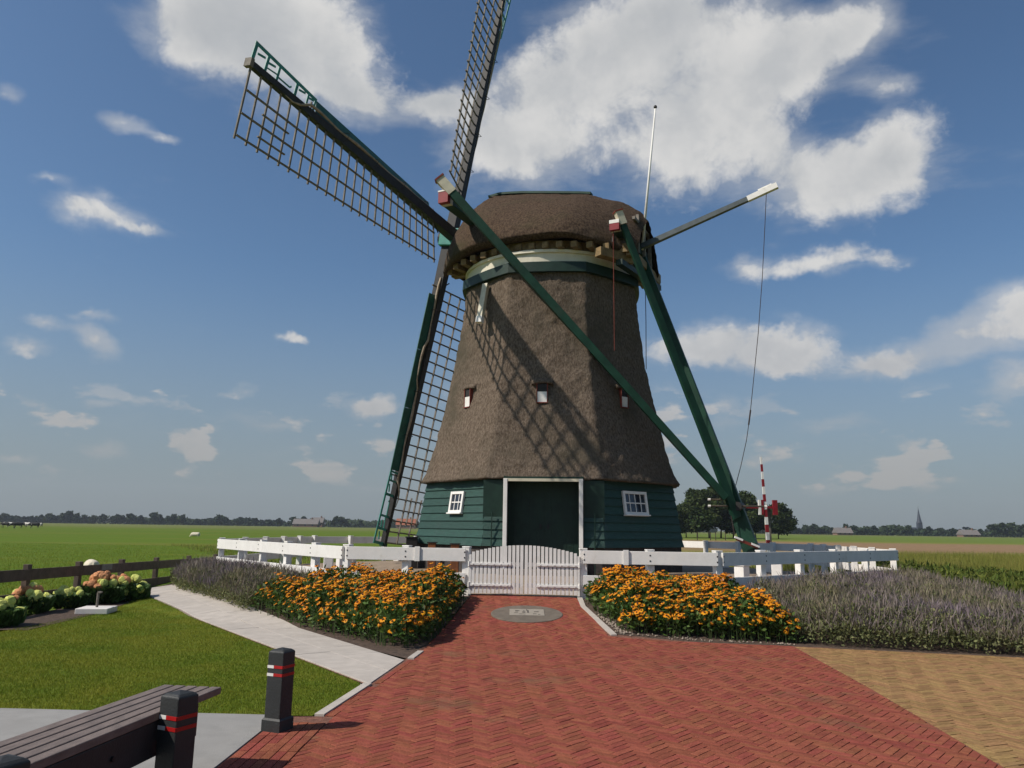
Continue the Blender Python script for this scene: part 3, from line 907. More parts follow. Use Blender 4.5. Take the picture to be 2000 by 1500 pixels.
# --- hatches in the thatch, each under an eyebrow of reed
def hatch(px, py, k, hw, hh, brow=True):
    n, t = face_frame(k); d = ray(px, py); s = 15.0
    for _ in range(60):                                             # march to the thatch
        p = CAM + d * s
        r_ = math.hypot(p.x - MX, p.y - MY); phi = math.atan2(p.x - MX, -(p.y - MY))
        gap = r_ - prof(p.z) * octr(phi)
        if gap < .01: break
        s += gap * .6
    b = MB().box(p - n * .06, t * hw, UP * hh, n * .10).build('hatch', black, mill)
    for sg in (-1, 1):
        MB().box(p + t * sg * (hw + .008) - n * .03, t * .010, UP * (hh + .01), n * .10).build('reveal_board', rust, b)
    MB().box(p - UP * hh * .42 + n * .045, t * (hw - .003), UP * hh * .56, n * .012).build('shutter', white, b)
    MB().box(p - UP * (hh + .012) - n * .02, t * (hw + .018), UP * .012, n * .11).build('hatch_sill', rust, b)
    if brow:
        rg = []
        for j in range(13):
            a = -1 + j / 6; zz = p.z + hh + .01 + .03 * (1 - a * a)
            q0 = p + t * a * (hw * 2.2) + UP * (zz - p.z)
            rg.append([q0 - n * .10 + UP * .12, q0 + n * .03 * (1 - a * a) + UP * .10, q0 + n * (.01 + .085 * (1 - a * a)) + UP * .01, q0 + n * (.0 + .08 * (1 - a * a)) - UP * .02, q0 - n * .10 - UP * .03])
        MB().loft(rg, cap0=True, cap1=True).build('reed_eyebrow', thatch, b, smooth=True)
hatch(1059, 768, 0, .13, .25)
hatch(916, 778, -1, .12, .25)
hatch(1217, 778, 1, .12, .25)
# tall white batten hatch high up on the left
p0 = body_pt(math.atan2(at_y(942, 560, 21.9).x - MX, 1.9), 8.45, .06); 
d1 = at_y(949, 556, 21.35); d2 = at_y(938, 620, 21.0)
hb = MB().beam(d1, d2, .16, .14, up=s_).build('side_batten', cream, mill)
MB().beam(d2 + UP * .02, d2 - UP * .16 + V(-.02, -.02, 0), .18, .16, up=s_).build('batten_end', white, hb)

# --- curb: dark green band, cream ring
MB().loft([[Vector((MX + rr * octr(2 * math.pi * k / 128, .35) * math.sin(2 * math.pi * k / 128), MY - rr * octr(2 * math.pi * k / 128, .35) * math.cos(2 * math.pi * k / 128), z)) for k in range(128)] for rr, z in ((2.6, 8.66), (2.88, 8.66), (2.86, 8.95), (2.5, 8.97))]).build('green_band', green_dark, mill)
def circ(rr, z, n=96): return [Vector((MX + rr * math.sin(2 * math.pi * k / n), MY - rr * math.cos(2 * math.pi * k / n), z)) for k in range(n)]
MB().loft([circ(2.62, 8.90), circ(2.64, 9.22), circ(2.70, 9.23), circ(2.70, 9.31), circ(2.58, 9.32), circ(2.58, 9.60)]).build('curb_ring', mat('curb_paint', (.72, .66, .53), .6, .08, 4), mill, smooth=False)
# --- cap frame: two long sheers and joists with squared ends under the eaves
for sg in (-1, 1):
    MB().beam(cp(-3.1, sg * 1.45, 9.40), cp(2.8, sg * 1.30, 9.44), .26, .26).build('sheer_beam', joist_m, mill, bevel=.01)
for k in range(15):
    s = -2.85 + 5.5 * k / 14
    hw = 2.9 * (1 - abs(s / 3.45) ** 2.5) ** .5
    for sg in (-1, 1):
        MB().beam(cp(s, sg * 1.2, 9.47), cp(s, sg * max(1.3, hw - .22), 9.44 - .03 * abs(s)), .17, .17).build('joist', joist_m, mill)
MB().loft([[cp(2.60 * math.cos(a), 2.60 * math.sin(a), z) for a in [2 * math.pi * k / 72 for k in range(72)]] for z in (9.34, 9.60)]).build('roller_ring', joist_m, mill)

# --- thatched cap
RIDGE = [(-3.15, 10.75), (-2.95, 11.05), (-2.3, 11.50), (-1.3, 11.93), (0, 12.18), (1.2, 12.40), (2.1, 12.50), (2.6, 12.28), (3.0, 11.86)]
def cap_pt(s, v, lift=0.0):
    """v from -1 (far eave) over 0 (ridge) to 1 (near eave)"""
    zr = interp(RIDGE, s)
    e = min(.995, abs(s / 3.45))
    hw = max(1.0, 2.95 * (1 - e ** 2.5) ** .5) * (1 - .14 * sm((-s - 1.4) / 1.4)) 
    ze = 9.66 - .26 * sm((abs(s) - 1.2) / 2.0)
    u = abs(v)
    # from ridge down the slope, then rounding in to the eave
    u = 1 - (1 - min(1, u)) ** 1.7
    z = ze + (zr - ze) * max(0, 1 - u) ** .64
    o_ = hw * u ** .94
    return cp(s, math.copysign(o_, v) if v else 0, z + lift)
ss = list(np.linspace(-3.15, 3.02, 80)); vv = np.linspace(-1, 1, 121)
rings = []
for s in ss:
    rg = []
    for v in vv:
        p = cap_pt(s, v)
        nr = (p - cp(s * .6, 0, 10.2)).normalized()
        d = .03 * fz(p, 3.3, 1.2) + .022 * fz(p, 6.1, 5) + .014 * fz((p.x * 1.4, p.y * 1.4, p.z * .6), 9.1, 11)
        rg.append(p + nr * d)
    # thickness of the reed at the eaves: turn under
    lo, hi = rg[0], rg[-1]
    inn = lambda q, k, dz_: q + (cp(s, 0, q.z) - q) * k - UP * dz_
    rg = [inn(lo, .20, -.02), inn(lo, .06, .10)] + rg + [inn(hi, .06, .10), inn(hi, .20, -.02)]
    rings.append(rg)
MB().loft(rings, closed=False).build('thatched_cap', thatch_cap, mill, smooth=True)
# closed front and open rear gable with posts
def gable(s, name, material, inset):
    rg = [cap_pt(s, v) for v in np.linspace(-.97, .97, 31)]
    c = cp(s, 0, 10.3)
    rg = [c + (q - c) * inset for q in rg]
    mb = MB(); mb.v = rg + [q - w_ * .06 for q in rg]
    n_ = len(rg); mb.f = [tuple(range(n_)), tuple(range(n_, 2 * n_))[::-1]] + [(i, i + 1, n_ + i + 1, n_ + i) for i in range(n_ - 1)] + [(n_ - 1, 0, n_, 2 * n_ - 1)]
    return mb.build(name, material, mill)
gable(2.90, 'front_gable', thatch_cap, .985)
gable(-2.55, 'rear_gable', black, .97)
for o_ in (-.75, -.1, .62):
    MB().beam(cp(-2.98, o_, 9.35), cp(-2.98, o_ * .9, 10.75), .09, .09).build('gable_post', lattice, mill)
MB().beam(cp(-2.98, -1.0, 10.5), cp(-2.98, 1.0, 10.5), .09, .09).build('gable_rail', lattice, mill)
MB().beam(cp(-3.0, -1.5, 9.30), cp(-3.0, 1.5, 9.30), .2, .22).build('rear_beam', joist_m, mill)
MB().beam(cp(-3.10, -1.2, 8.98), cp(-2.75, 1.7, 8.95), .2, .16).build('rear_beam', green_dark, mill)
MB().beam(cp(-2.9, 1.1, 9.15), cp(-2.3, 2.2, 9.15), .26, .24).build('rear_beam', joist_m, mill)
ridge = [cp(s, 0, interp(RIDGE, s) + .03) for s in np.linspace(-1.35, 2.25, 10)]
mb = MB()
for a, b in zip(ridge, ridge[1:]): mb.beam(a, b, .22, .07)
mb.build('ridge_board', green, mill)

# --- beams across the cap, braces, tail pole
def painted_end(o_parent, p, d, side, size):
    pass
zl, sl_ = 10.74, 1.66
lb = MB().beam(cp(sl_, -3.9, zl), cp(sl_, 3.68, zl), .30, .32).build('long_crossbeam', green, mill, bevel=.015)
MB().beam(cp(sl_, 3.681, zl), cp(sl_, 3.82, zl), .31, .33).build('cream_tip', cream, lb)
MB().beam(cp(sl_, 3.821, zl), cp(sl_, 3.98, zl), .31, .33).build('red_tip', red, lb)
MB().beam(cp(sl_, 3.82, zl + .185), cp(sl_, 3.99, zl + .185), .33, .04).build('white_tip', white, lb)
zk, sk = 9.84, -2.80
kb = MB().beam(cp(sk, -1.6, zk), cp(sk, 2.05, zk), .26, .28).build('short_crossbeam', green_dark, mill, bevel=.015)
MB().beam(cp(sk, 2.051, zk), cp(sk, 2.15, zk), .27, .29).build('cream_tip', cream, kb)
MB().beam(cp(sk, 2.151, zk - .06), cp(sk, 2.27, zk - .06), .27, .19).build('red_tip', red, kb)
MB().beam(cp(sk, 2.151, zk + .085), cp(sk, 2.275, zk + .085), .28, .10).build('white_tip', white, kb)
for sg in (1,):                                       # the braces of the far side do not show
    a, b = cp(sl_ - .24, sg * 3.86, zl + .12), cp(-5.25, sg * .62, 2.45)
    d = (a - b).normalized()
    br = MB().beam(a, b, .17, .24, w1=.14, h1=.19).build('long_brace', green, mill, bevel=.012)
    MB().beam(a + d * .001, a + d * .55, .20, .26).build('grey_tip', cream, br)
    MB().beam(a + d * .551, a + d * .60, .24, .30).build('end_cap', rust, br)
    a, b = cp(sk - .20, sg * 2.10, zk + .02), cp(-5.45, sg * .26, 1.95)
    d = (a - b).normalized()
    br = MB().beam(a, b, .12, .17, w1=.14, h1=.22).build('short_brace', green, mill, bevel=.012)
    MB().beam(a + d * .001, a + d * .38, .18, .2).build('grey_tip', cream, br)
    MB().beam(a + d * .381, a + d * .42, .22, .24).build('end_cap', rust, br)
ta, tb = cp(-2.98, 0, 9.60), cp(-5.86, 0, .78)
tail = MB().beam(ta, tb, .14, .18, w1=.30, h1=.42).build('tail_pole', green, mill, bevel=.015)
tp = lambda z: ta + (tb - ta) * ((ta.z - z) / (ta.z - tb.z))
# winding windlass with its bars
c = tp(2.25) + w_ * -.10
MB().tube([c - s_ * .35, c + s_ * .35], .12, 12).build('windlass_drum', black, tail)
ax = (w_ * .95 + s_ * .30).normalized()
for (dz_, l0, l1) in ((0.0, -.75, .75), (.17, .75, .2)):
    e = c + UP * dz_ + s_ * .3
    MB().tube([e + ax * l0, e + ax * l1],   .024, 8).build('winding_bar', bark, tail)
    for l in (l0, l1):
        MB().tube([e + ax * l * .92, e + ax * l * 1.01], .032, 8).build('bar_tip', white, tail)
e = tp(1.30) + s_ * .30
ax2 = (Vector((1, 0, 0)) * .93 - UP * .36)
MB().beam(e - ax2 * .30, e + ax2 * .30, .07, .07).build('step_bar', rust, tail)
for l in (-1, 1): MB().beam(e + ax2 * .12 * l + s_ * .02 + UP * .03, e + ax2 * .34 * l + s_ * .02 + UP * .03, .07, .05).build('bar_tip', white, tail)
MB().tube([tp(2.0) + s_ * .3 + w_ * .15, tp(1.5) + s_ * .3 + w_ * .25], .012, 6).build('chain', rope_m, tail)

# --- brake lever with its rope, flagpole, hanging lines
lv = MB().beam(cp(-2.3, 0, 9.76), cp(-6.05, 0, 10.92), .17, .17, w1=.13, h1=.13).build('brake_lever', mat('lever_paint', (.07, .085, .09), .5, .2, 5), mill)
MB().beam(cp(-6.051, 0, 10.921), cp(-6.87, 0, 11.19), .135, .15, w1=.14, h1=.16).build('white_tip', white, lv)
MB().beam(cp(-6.35, 0, 11.13), cp(-6.72, 0, 11.25), .05, .06).build('tip_cheek', white, lv)
def onaxis(px, py, off=0.0):
    d = ray(px, py); P0 = Vector((MX, MY, 0)) + s_ * off; t = (P0 - CAM).dot(s_) / d.dot(s_); return CAM + d * t
pts = [onaxis(*q, .05) for q in ((1497, 372), (1494, 440), (1489, 540), (1481, 650), (1471, 750), (1465, 810), (1458, 860), (1447, 910), (1437, 948))]
ro = MB().tube(pts, .010, 6).build('brake_rope', rope_m, lv)
MB().tube([pts[5] + (pts[4] - pts[5]) * .15, pts[5] + (pts[6] - pts[5]) * .4], .022, 6).build('rope_splice', rope_m, ro)
fp0, fp1 = cp(-2.94, 0, 9.86), cp(-3.44, 0, 14.37)
fl = MB().tube([fp0, fp1], .045, 10, r1=.025).build('flagpole', white, mill, smooth=True)
MB().tube([fp1, fp1 + UP * .03, fp1 + UP * .08, fp1 + UP * .11], lambda t: (.02, .055, .05, .015)[min(3, int(t * 3 + .5))], 10).build('finial', black, fl)
MB().tube([cp(sk + .05, 2.2, 9.8), cp(sk + .05, 2.2, 6.3)], .009, 6).build('chain', rust, mill)
MB().tube([cp(-3.02, 0, 9.0), cp(-3.02, 0, 7.6), cp(-3.0, 0, 6.2)], .011, 6).build('hanging_line', rope_m, mill)

# --- sails
RH, ZH, PSI = 3.73, 11.22, R(3.9)
w3 = w_ * math.cos(BE) + UP * math.sin(BE)
av = s_
vv_ = av.cross(w3)
if vv_.z < 0: vv_ = -vv_
hub = cp(RH, 0, ZH)
MB().tube([hub - w3 * 1.2, hub + w3 * .35], .26, 16).build('windshaft', black, mill)
MB().box(hub - w3 * .16, w3 * .42, av * .30, vv_ * .30).build('shaft_head', teal, mill, bevel=.03)
MB().box(hub - w3 * .62, w3 * .03, av * .34, vv_ * .34).build('shaft_collar', white, mill)
def sail(k):
    L = 9.85 if k % 2 == 0 else 10.34
    hb = hub - w3 * .32 if k % 2 == 0 else hub
    ps = PSI + k * math.pi / 2
    e = av * math.cos(ps) + vv_ * math.sin(ps); t = -av * math.sin(ps) + vv_ * math.cos(ps)
    st = MB()
    for (f0, f1) in ((0, .5), (.5, 1)):
        wd = lambda f: .33 + (.14 - .33) * f
        st.beam(hb + e * L * f0, hb + e * L * f1, wd(f0), wd(f0) * 1.05, up=w3, w1=wd(f1), h1=wd(f1) * 1.05)
    so = st.build('sail', black, mill, label=['sail pointing at the upper left', 'sail pointing straight up', 'sail behind the mill body', 'sail pointing down to the left of the door'][k])
    def gam(f): return R(20 - 17 * f ** .7)
    def wid(f): return 1.42 + .36 * f
    def pt(f, u, lift=0.0):
        """u: metres from the stock towards the trailing edge (negative = leading)"""
        ga = gam(f); c = -(t * math.cos(ga) + w3 * math.sin(ga)); nn = w3 * math.cos(ga) - t * math.sin(ga)
        return hb + e * (L * f) + c * u + nn * lift
    N = 25
    fr = [.17 + (.995 - .17) * i / (N - 1) for i in range(N)]
    for f in fr:
        lead = .33 if f < .8 else .02
        MB().beam(pt(f, -lead), pt(f, wid(f) + .06), .045, .035, up=w3).build('lattice_bar', lattice, so)
    for q in (.36, .68, .985):
        mb = MB(); ff = np.linspace(.17, .995, 13)
        for a, b in zip(ff, ff[1:]): mb.beam(pt(a, wid(a) * q, -.03), pt(b, wid(b) * q, -.03), .035, .05, up=w3)
        mb.build('lattice_lath', lattice, so)
    for q in (.52, .84):
        mb = MB(); mb.beam(pt(fr[-5] - .01, wid(.85) * q, -.03), pt(fr[-3] + .01, wid(.9) * q, -.03), .03, .05, up=w3); mb.build('short_lath', lattice, so)
    # leading boards, angled forward; open lettering-like fretwork at the tip
    def lb(f, u, lift): return pt(f, -u, lift)
    wbw = lambda f: .36 + .08 * f
    def board(f0, f1, n=4):
        ff = np.linspace(f0, f1, n); mb = MB(); rg = []
        for f in ff:
            a = lb(f, .06, -.06); b = lb(f, wbw(f) + .03, -.02); nn = w3 * .022
            rg.append([a, b, b + nn, a + nn])
        mb.loft(rg, cap0=True, cap1=True); return mb.build('leading_board', mat('board_teal', (.022, .105, .082), .5, .2, 5, .2, 40), so)
    board(.20, .3865); board(.3875, .5765); board(.5775, .775)
    def strip(f0, u0, f1, u1, h=.05, name='fretwork_bar'):
        li = lambda u: -.03
        return MB().beam(lb(f0, u0, li(u0)), lb(f1, u1, li(u1)), h, .02, up=w3).build(name, teal, so)
    strip(.775, .44, 1.0, .54, .08, 'fretwork_rail')
    for f, h in ((.999, .09), (.957, .075), (.918, .07), (.853, .085), (.81, .06), (.783, .06)):
        strip(f, .05, f - .004, .44 + .1 * (f - .775) / .225, h)
    strip(.957, .19, .92, .24, .03); strip(.916, .20, .872, .20, .035); strip(.872, .20, .868, .25, .04)
    for f in (.975, .94, .83, .797):                                # curved brackets
        strip(f - .012, .38, f + .012, .33, .05)
    if k in (0, 2):
        MB().box(hb + e * (L + .02), e * .05, t * .10, w3 * .10).build('stock_end', lattice, so)
    else:
        MB().box(hb + e * (L + .02), e * .05, t * .09, w3 * .09).build('stock_end', green, so)
    # rolled cloth lashed along the leading side
    pts = []
    rs = random.Random(20 + k)
    for i in range(26):
        f = .14 + (.80 - .14) * i / 25
        pts.append(pt(f, -.14 + .02 * math.sin(i * .7 + k) - (.10 if k == 3 and i > 8 and i < 14 else 0), -.12 + .012 * math.sin(i * 1.3)))
    pts += [pt(.835, .06, -.12), pt(.86, .13, -.1), pt(.885, .10, -.08)]
    MB().tube(pts, lambda q: .034 + .010 * math.sin(q * 23) - .015 * sm((q - .8) / .2), 8).build('rolled_sailcloth', cloth, so, smooth=True)
    for f in (.25, .38, .52, .66):
        MB().tube([pt(f, -.20, -.05), pt(f, -.13, -.27), pt(f, .02, -.22), pt(f, .10, -.02)], .010, 5).build('lashing', rope_m, so)
    mb = MB().tube([pt(.17, .10), pt(.155, .22), pt(.14, .38)], .02, 5); mb.build('hook', iron, so)
for k in range(4): sail(k)

# ------------------------------------------------------------------ white fence ring
RT, RB = 1.21, .97            # top rail
LT, LBm = .76, .56            # lower rail
SIDE = {0: 'front', -1: 'front left', 1: 'front right', -2: 'left', 2: 'right', -3: 'rear left', 3: 'rear right', 4: 'rear'}
def white_post(p, root, w=.135, top=None):
    z = gz(p.x, p.y)
    t = RT + .012 if top is None else top
    k = math.atan2(p.x - MX, -(p.y - MY)); e1 = Vector((math.cos(k), math.sin(k), 0)); e2 = Vector((-e1.y, e1.x, 0))
    po = MB().box((p.x, p.y, (z - .1 + t) / 2), e1 * w / 2, e2 * w / 2, UP * (t - z + .1) / 2).build('post', white, root, bevel=.008)
    MB().box((p.x, p.y, t + .012), e1 * (w / 2 + .006), e2 * (w / 2 + .006), UP * .012).build('post_cap', white, po, bevel=.004)
def fence_run(a, b, npost, label, skip_first=False, joint_at=None, skip_last=True):
    root = thing('white_fence', (a.x, a.y, gz(a.x, a.y)), label, 'fence', 'white fence around the mill yard')
    d = (b - a); L = d.length; d.normalize()
    out = Vector((d.y, -d.x, 0))
    mid = (a + b) / 2
    if out.dot(Vector((mid.x - MX, mid.y - MY, 0))) < 0: out = -out
    for i in range(npost):
        if (i == 0 and skip_first) or (i == npost - 1 and skip_last): continue
        white_post(a + d * (L * i / (npost - 1)), root)
    for (z1, z0) in ((RT, RB), (LT, LBm)):
        cuts = [0, L] if joint_at is None else [0, L * joint_at, L]
        for c0, c1 in zip(cuts, cuts[1:]):
            p, q = a + d * (c0 + .004) + out * .104, a + d * (c1 - .004) + out * .104
            zz = (z0 + z1) / 2
            MB().box(((p.x + q.x) / 2, (p.y + q.y) / 2, zz), d * ((c1 - c0) / 2 - .004), out * .022, UP * (z1 - z0) / 2).build('rail', white, root, bevel=.005)
    for i in range(npost):
        q = a + d * (L * i / (npost - 1)) + d * (.02 if i == 0 else -.02 if i == npost - 1 else 0) + out * .127
        for zz in (RT - .07, RB + .07):
            MB().box((q.x, q.y, zz), d * .012, out * .004, UP * .012).build('bolt', iron, root)
    if joint_at is not None:
        p = a + d * L * joint_at + out * .142
        MB().box((p.x, p.y, (RT + RB) / 2 + .005), d * .05, out * .014, UP * (RT - RB + .03) / 2).build('joint_cover', white, root, bevel=.003)
    return root
cor = {k: octc(FR, k) for k in (-3.5, -2.5, -1.5, -.5, .5, 1.5, 2.5, 3.5)}
fd = (cor[.5] - cor[-.5]).normalized(); fn = Vector((fd.y, -fd.x, 0))
def front_at(px):                                                    # on the front fence line
    d = ray(px, 1110); t = (cor[-.5] - CAM).dot(fn) / d.dot(fn); p = CAM + d * t; return Vector((p.x, p.y, 0))
gl, gr = front_at(911), front_at(1139)
fence_run(cor[-.5], gl, 3, 'white board fence left of the gate, behind the orange flowers', joint_at=.60, skip_last=False)
fence_run(cor[.5], gr, 3, 'white board fence right of the gate, behind the orange flowers', joint_at=.68, skip_last=False)
fence_run(cor[-1.5], cor[-.5], 6, 'sunlit white board fence behind the left catmint, in front of the lowest sail')
fence_run(cor[1.5], cor[.5], 6, 'shaded white board fence behind the right catmint', )
fence_run(cor[-2.5], cor[-1.5], 6, 'white board fence at the far left of the yard, beyond the sunlit run')
fence_run(cor[2.5], cor[1.5], 6, 'white board fence at the far right of the yard, end-on beyond the shaded run')
fence_run(cor[-3.5], cor[-2.5], 6, 'rear white board fence seen behind the lowest sail')
fence_run(cor[3.5], cor[2.5], 6, 'rear white board fence seen behind the tail pole')

# gate: two arched picket leaves
gmid = (gl + gr) / 2; GW = (gr - gl).length
gd = (gr - gl).normalized(); go = Vector((gd.y, -gd.x, 0))
def gate_leaf(sgn, label):
    root = thing('picket_gate', (gmid.x + gd.x * sgn * GW / 4, gmid.y + gd.y * sgn * GW / 4, YARD), label, 'gate', 'two leaves of the white gate')
    n = 13; half = GW / 2 - .10
    for i in range(n):
        u = sgn * (.004 + (half - .01) * (i + .5) / n)
        q = abs(u) / (GW / 2); top = 1.285 - .175 * q ** 2
        c = gmid + gd * u + go * .10
        zb = gz(c.x, c.y) + .045
        MB().box((c.x, c.y, (zb + top) / 2), gd * .0285, go * .010, UP * (top - zb) / 2).build('picket', white, root)
    for z in (.93, .55):
        a, b = gmid + gd * sgn * .03 + go * .066, gmid + gd * sgn * (half) + go * .066
        MB().box(((a.x + b.x) / 2, (a.y + b.y) / 2, z), gd * (b - a).length / 2, go * .022, UP * .04).build('gate_rail', white, root)
        a, b = gmid + gd * sgn * .24 + go * .124, gmid + gd * sgn * (half + .02) + go * .124
        st = MB().box(((a.x + b.x) / 2, (a.y + b.y) / 2, z), gd * (b - a).length / 2, go * .009, UP * .022).build('strap_hinge', white, root, bevel=.004)
        for j in range(6):
            p = a + (b - a) * (j + .5) / 6 + go * .012
            MB().box((p.x, p.y, z), gd * .010, go * .006, UP * .010).build('bolt', white, st)
        e = b + gd * sgn * .012
        MB().tube([(e.x, e.y, z - .04), (e.x, e.y, z + .05)], .020, 8).build('hinge_pin', white, st)
    # closing stile
    c = gmid + gd * sgn * (half + .015) + go * .085
    MB().box((c.x, c.y, .74), gd * .022, go * .03, UP * .36).build('hanging_stile', white, root)
gate_leaf(-1, 'left leaf of the arched white picket gate with strap hinges')
gate_leaf(1, 'right leaf of the arched white picket gate with strap hinges')

# mooring posts in a ring inside the yard
nm = {0: 'left of the tail pole'}
spots = [(-152, 'third'), (-128, ''), (-104, ''), (-80, ''), (-58, ''), (42, ''), (66, ''), (90, ''), (114, '')]
mo_labels = ['short white mooring post in the yard, behind the mill at the left', 'short white mooring post beside the tip of the lowest sail', 'short white mooring post just left of the lowest sail', 'short white mooring post left of the mill, seen under the fence rail', 'short white mooring post nearest the left fence corner',
             'short white mooring post in front of the foot of the tail pole', 'short white mooring post right of the tail pole', 'short white mooring post at the far right of the yard', 'short white mooring post behind the tail pole at the right']
for (deg, _), lab in zip(spots, mo_labels):
    a = R(deg) ; p = Vector((MX + 6.35 * math.sin(a), MY - 6.35 * math.cos(a), 0)); z = gz(p.x, p.y)
    t_ = thing('mooring_post', (p.x, p.y, z), lab, 'post', 'white mooring posts around the mill')
    e1 = Vector((math.cos(a), math.sin(a), 0)); e2 = Vector((-e1.y, e1.x, 0))
    MB().box((p.x, p.y, z + .17), e1 * .13, e2 * .13, UP * .19).build('post', white, t_, bevel=.02)
    MB().box((p.x, p.y, z + .37), e1 * .15, e2 * .15, UP * .012).build('post_cap', white, t_, bevel=.004)
# dark timber post and brick piers by the left corner of the base
p = octc(4.16, -1.42)
t_ = thing('timber_post', (p.x, p.y, gz(p.x, p.y)), 'dark squat timber post at the left corner of the mill base', 'post')
MB().box((p.x, p.y, .88), V(.16, .02, 0), V(-.02, .16, 0), UP * .42).build('post', black, t_, bevel=.02)
MB().box((p.x, p.y, 1.312), V(.18, .02, 0), V(-.02, .18, 0), UP * .015).build('post_top', black, t_)
# low planks and barrow boards in front of the plinth
for k, (px, lab) in enumerate(((843, 'rust brown timber pier under the mill wall, left of the gate'), (888, 'rust brown timber pier under the mill wall, nearest the gate'))):
    d = ray(px, 1100); n, t = face_frame(0); s = (C0 + n * (af + .16) - CAM).dot(n) / d.dot(n) if k else (C0 + face_frame(-1)[0] * (af + .25) - CAM).dot(face_frame(-1)[0]) / d.dot(face_frame(-1)[0])
    q = CAM + d * s
    t_ = thing('timber_pier', (q.x, q.y, gz(q.x, q.y)), lab, 'pier', 'timber piers under the wall')
    MB().box((q.x, q.y, .82), V(.10, 0, 0), V(0, .08, 0), UP * .36).build('pier', mat('rust_timber', (.20, .07, .025), .85, .3, 6), t_, bevel=.01)
    MB().box((q.x, q.y, 1.19), V(.13, 0, 0), V(0, .10, 0), UP * .015).build('pier_cap', black, t_)
a, b = front_at(1160), front_at(1360)
pq = [Vector((2.55, 17.6, .50)), Vector((5.0, 18.6, .50))]
t_ = thing('timber_beam', pq[0], 'pale timber beam lying on the ground in front of the mill, right of the gate', 'beam')
MB().beam(pq[0] + UP * .07, pq[1] + UP * .07, .14, .14).build('beam', mat('weathered_beam', (.30, .23, .17), .85, .2, 6), t_, bevel=.01)
MB().beam(pq[0] + UP * -.02, pq[0] + UP * -.02 + V(.0, .3, 0), .1, .05).build('bearer', black, t_)
MB().beam(pq[1] + UP * -.02, pq[1] + UP * -.02 + V(.0, .3, 0), .1, .05).build('bearer', black, t_)

# ------------------------------------------------------------------ bench and bollards
def banded_post(root, p, top, rot, w=.15, foot=True, z0=0.0):
    e1 = Vector((math.cos(rot), math.sin(rot), 0)); e2 = Vector((-e1.y, e1.x, 0)); h = w / 2
    sq = lambda r_, z: [Vector((p[0], p[1], z)) + e1 * (i * r_) + e2 * (j * r_) for i, j in ((-1, -1), (1, -1), (1, 1), (-1, 1))]
    po = MB().loft([sq(h, z0 - .1), sq(h, top - .022), sq(h - .02, top - .008), sq(.004, top + .006)], cap0=True, cap1=True).build('post', post_m, root, bevel=.007)
    if foot: MB().loft([sq(h + .012, z0 - .1), sq(h + .012, z0 + .085), sq(h + .002, z0 + .10)], cap0=True).build('foot_collar', post_m, po)
    for zb in (top - .135, top - .195):
        for (dv, tv) in ((e1, e2), (-e1, -e2), (e2, -e1), (-e2, e1)):
            c = Vector((p[0], p[1], zb)) + dv * (h + .001)
            lo, hi = -h, h
            seg = [(lo + .002, lo + w * .42, band_white), (lo + w * .42 + .001, hi - .002, band_red)] if tv.dot(Vector((1, 0, 0))) > 0 and abs(dv.y) > .5 else [(lo + .002, hi - .002, band_red)]
            for (u0, u1, mm) in seg:
                MB().box(c + tv * ((u0 + u1) / 2), tv * ((u1 - u0) / 2), dv * .002, UP * .011).build('reflective_band', mm, po)
    return po
b1 = gp(541, 1426)
t_ = thing('bollard', (b1.x, b1.y, 0), 'square charcoal bollard with red and white bands standing alone at the lawn corner', 'bollard')
banded_post(t_, b1, .62, R(-22))
Pb = Vector((-1.945, 4.83, 0)); bd = Vector((math.sin(R(7.5)), math.cos(R(7.5)), 0)); bn = Vector((-bd.y, bd.x, 0))
bt = thing('bench', Pb, 'backless bench with grey brown slats on banded charcoal posts, lower left corner', 'bench')
banded_post(bt, Pb, .62, R(-26), foot=False)
banded_post(bt, Pb - bd * 1.36, .62, R(-26), foot=False)
for i in range(5):
    c = bn * (.125 + i * .086)
    MB().beam(Pb + c - bd * 1.9 + UP * .488, Pb + c + bd * .68 + UP * .488, .072, .045).build('slat', slat_m, bt, bevel=.005)
MB().beam(Pb + bn * .16 - bd * 1.75 + UP * .36, Pb + bn * .16 + bd * .42 + UP * .36, .12, .20).build('beam', post_m, bt, bevel=.008)
MB().beam(Pb + bn * .44 - bd * 1.75 + UP * .38, Pb + bn * .44 + bd * .42 + UP * .38, .08, .14).build('beam', post_m, bt, bevel=.008)
for q in (-1.36, 0.0):
    MB().beam(Pb + bd * q + bn * .08 + UP * .40, Pb + bd * q + bn * .50 + UP * .40, .09, .10).build('crosspiece', post_m, bt)
    MB().beam(Pb + bd * q + bn * .44 + UP * .32, Pb + bd * q + bn * .44, .10, .10).build('leg', post_m, bt)
for q in (-.95, -.45):
    p = Pb + bd * q + bn * .10 + UP * .36
    MB().tube([p, p - bn * .012], .014, 8).build('bolt', iron, bt)

# ------------------------------------------------------------------ brown board fence
bf = {}
def bf_at(px):
    d = ray(px, 1100); a = Vector((-8.8, 13.2, 0)); b = Vector((-9.1, 22.4, 0)); dd_ = b - a
    n_ = Vector((dd_.y, -dd_.x, 0)); t = (a - CAM).dot(n_) / d.dot(n_); p = CAM + d * t; return Vector((p.x, p.y, 0))
br_root = thing('brown_fence', (-8.9, 15, 0), 'dark brown two-board post fence along the pasture, behind the hydrangeas', 'fence')
fpx = [-60, 55, 155, 238, 305, 368, 420]
fpos = [bf_at(q) for q in fpx]
fpos = [Vector((fpos[0].x + .033 * q, fpos[0].y - q, 0)) for q in (5.7, 3.8, 1.9)] + fpos
fpx = [-400, -300, -180] + fpx
for p, q in zip(fpos, fpx):
    top = .80 - .015 * (p.y - 13)
    MB().box((p.x, p.y, top / 2 - .05), V(.05, 0, 0), V(0, .06, 0), UP * (top / 2 + .09)).build('post', brown, br_root, bevel=.006)
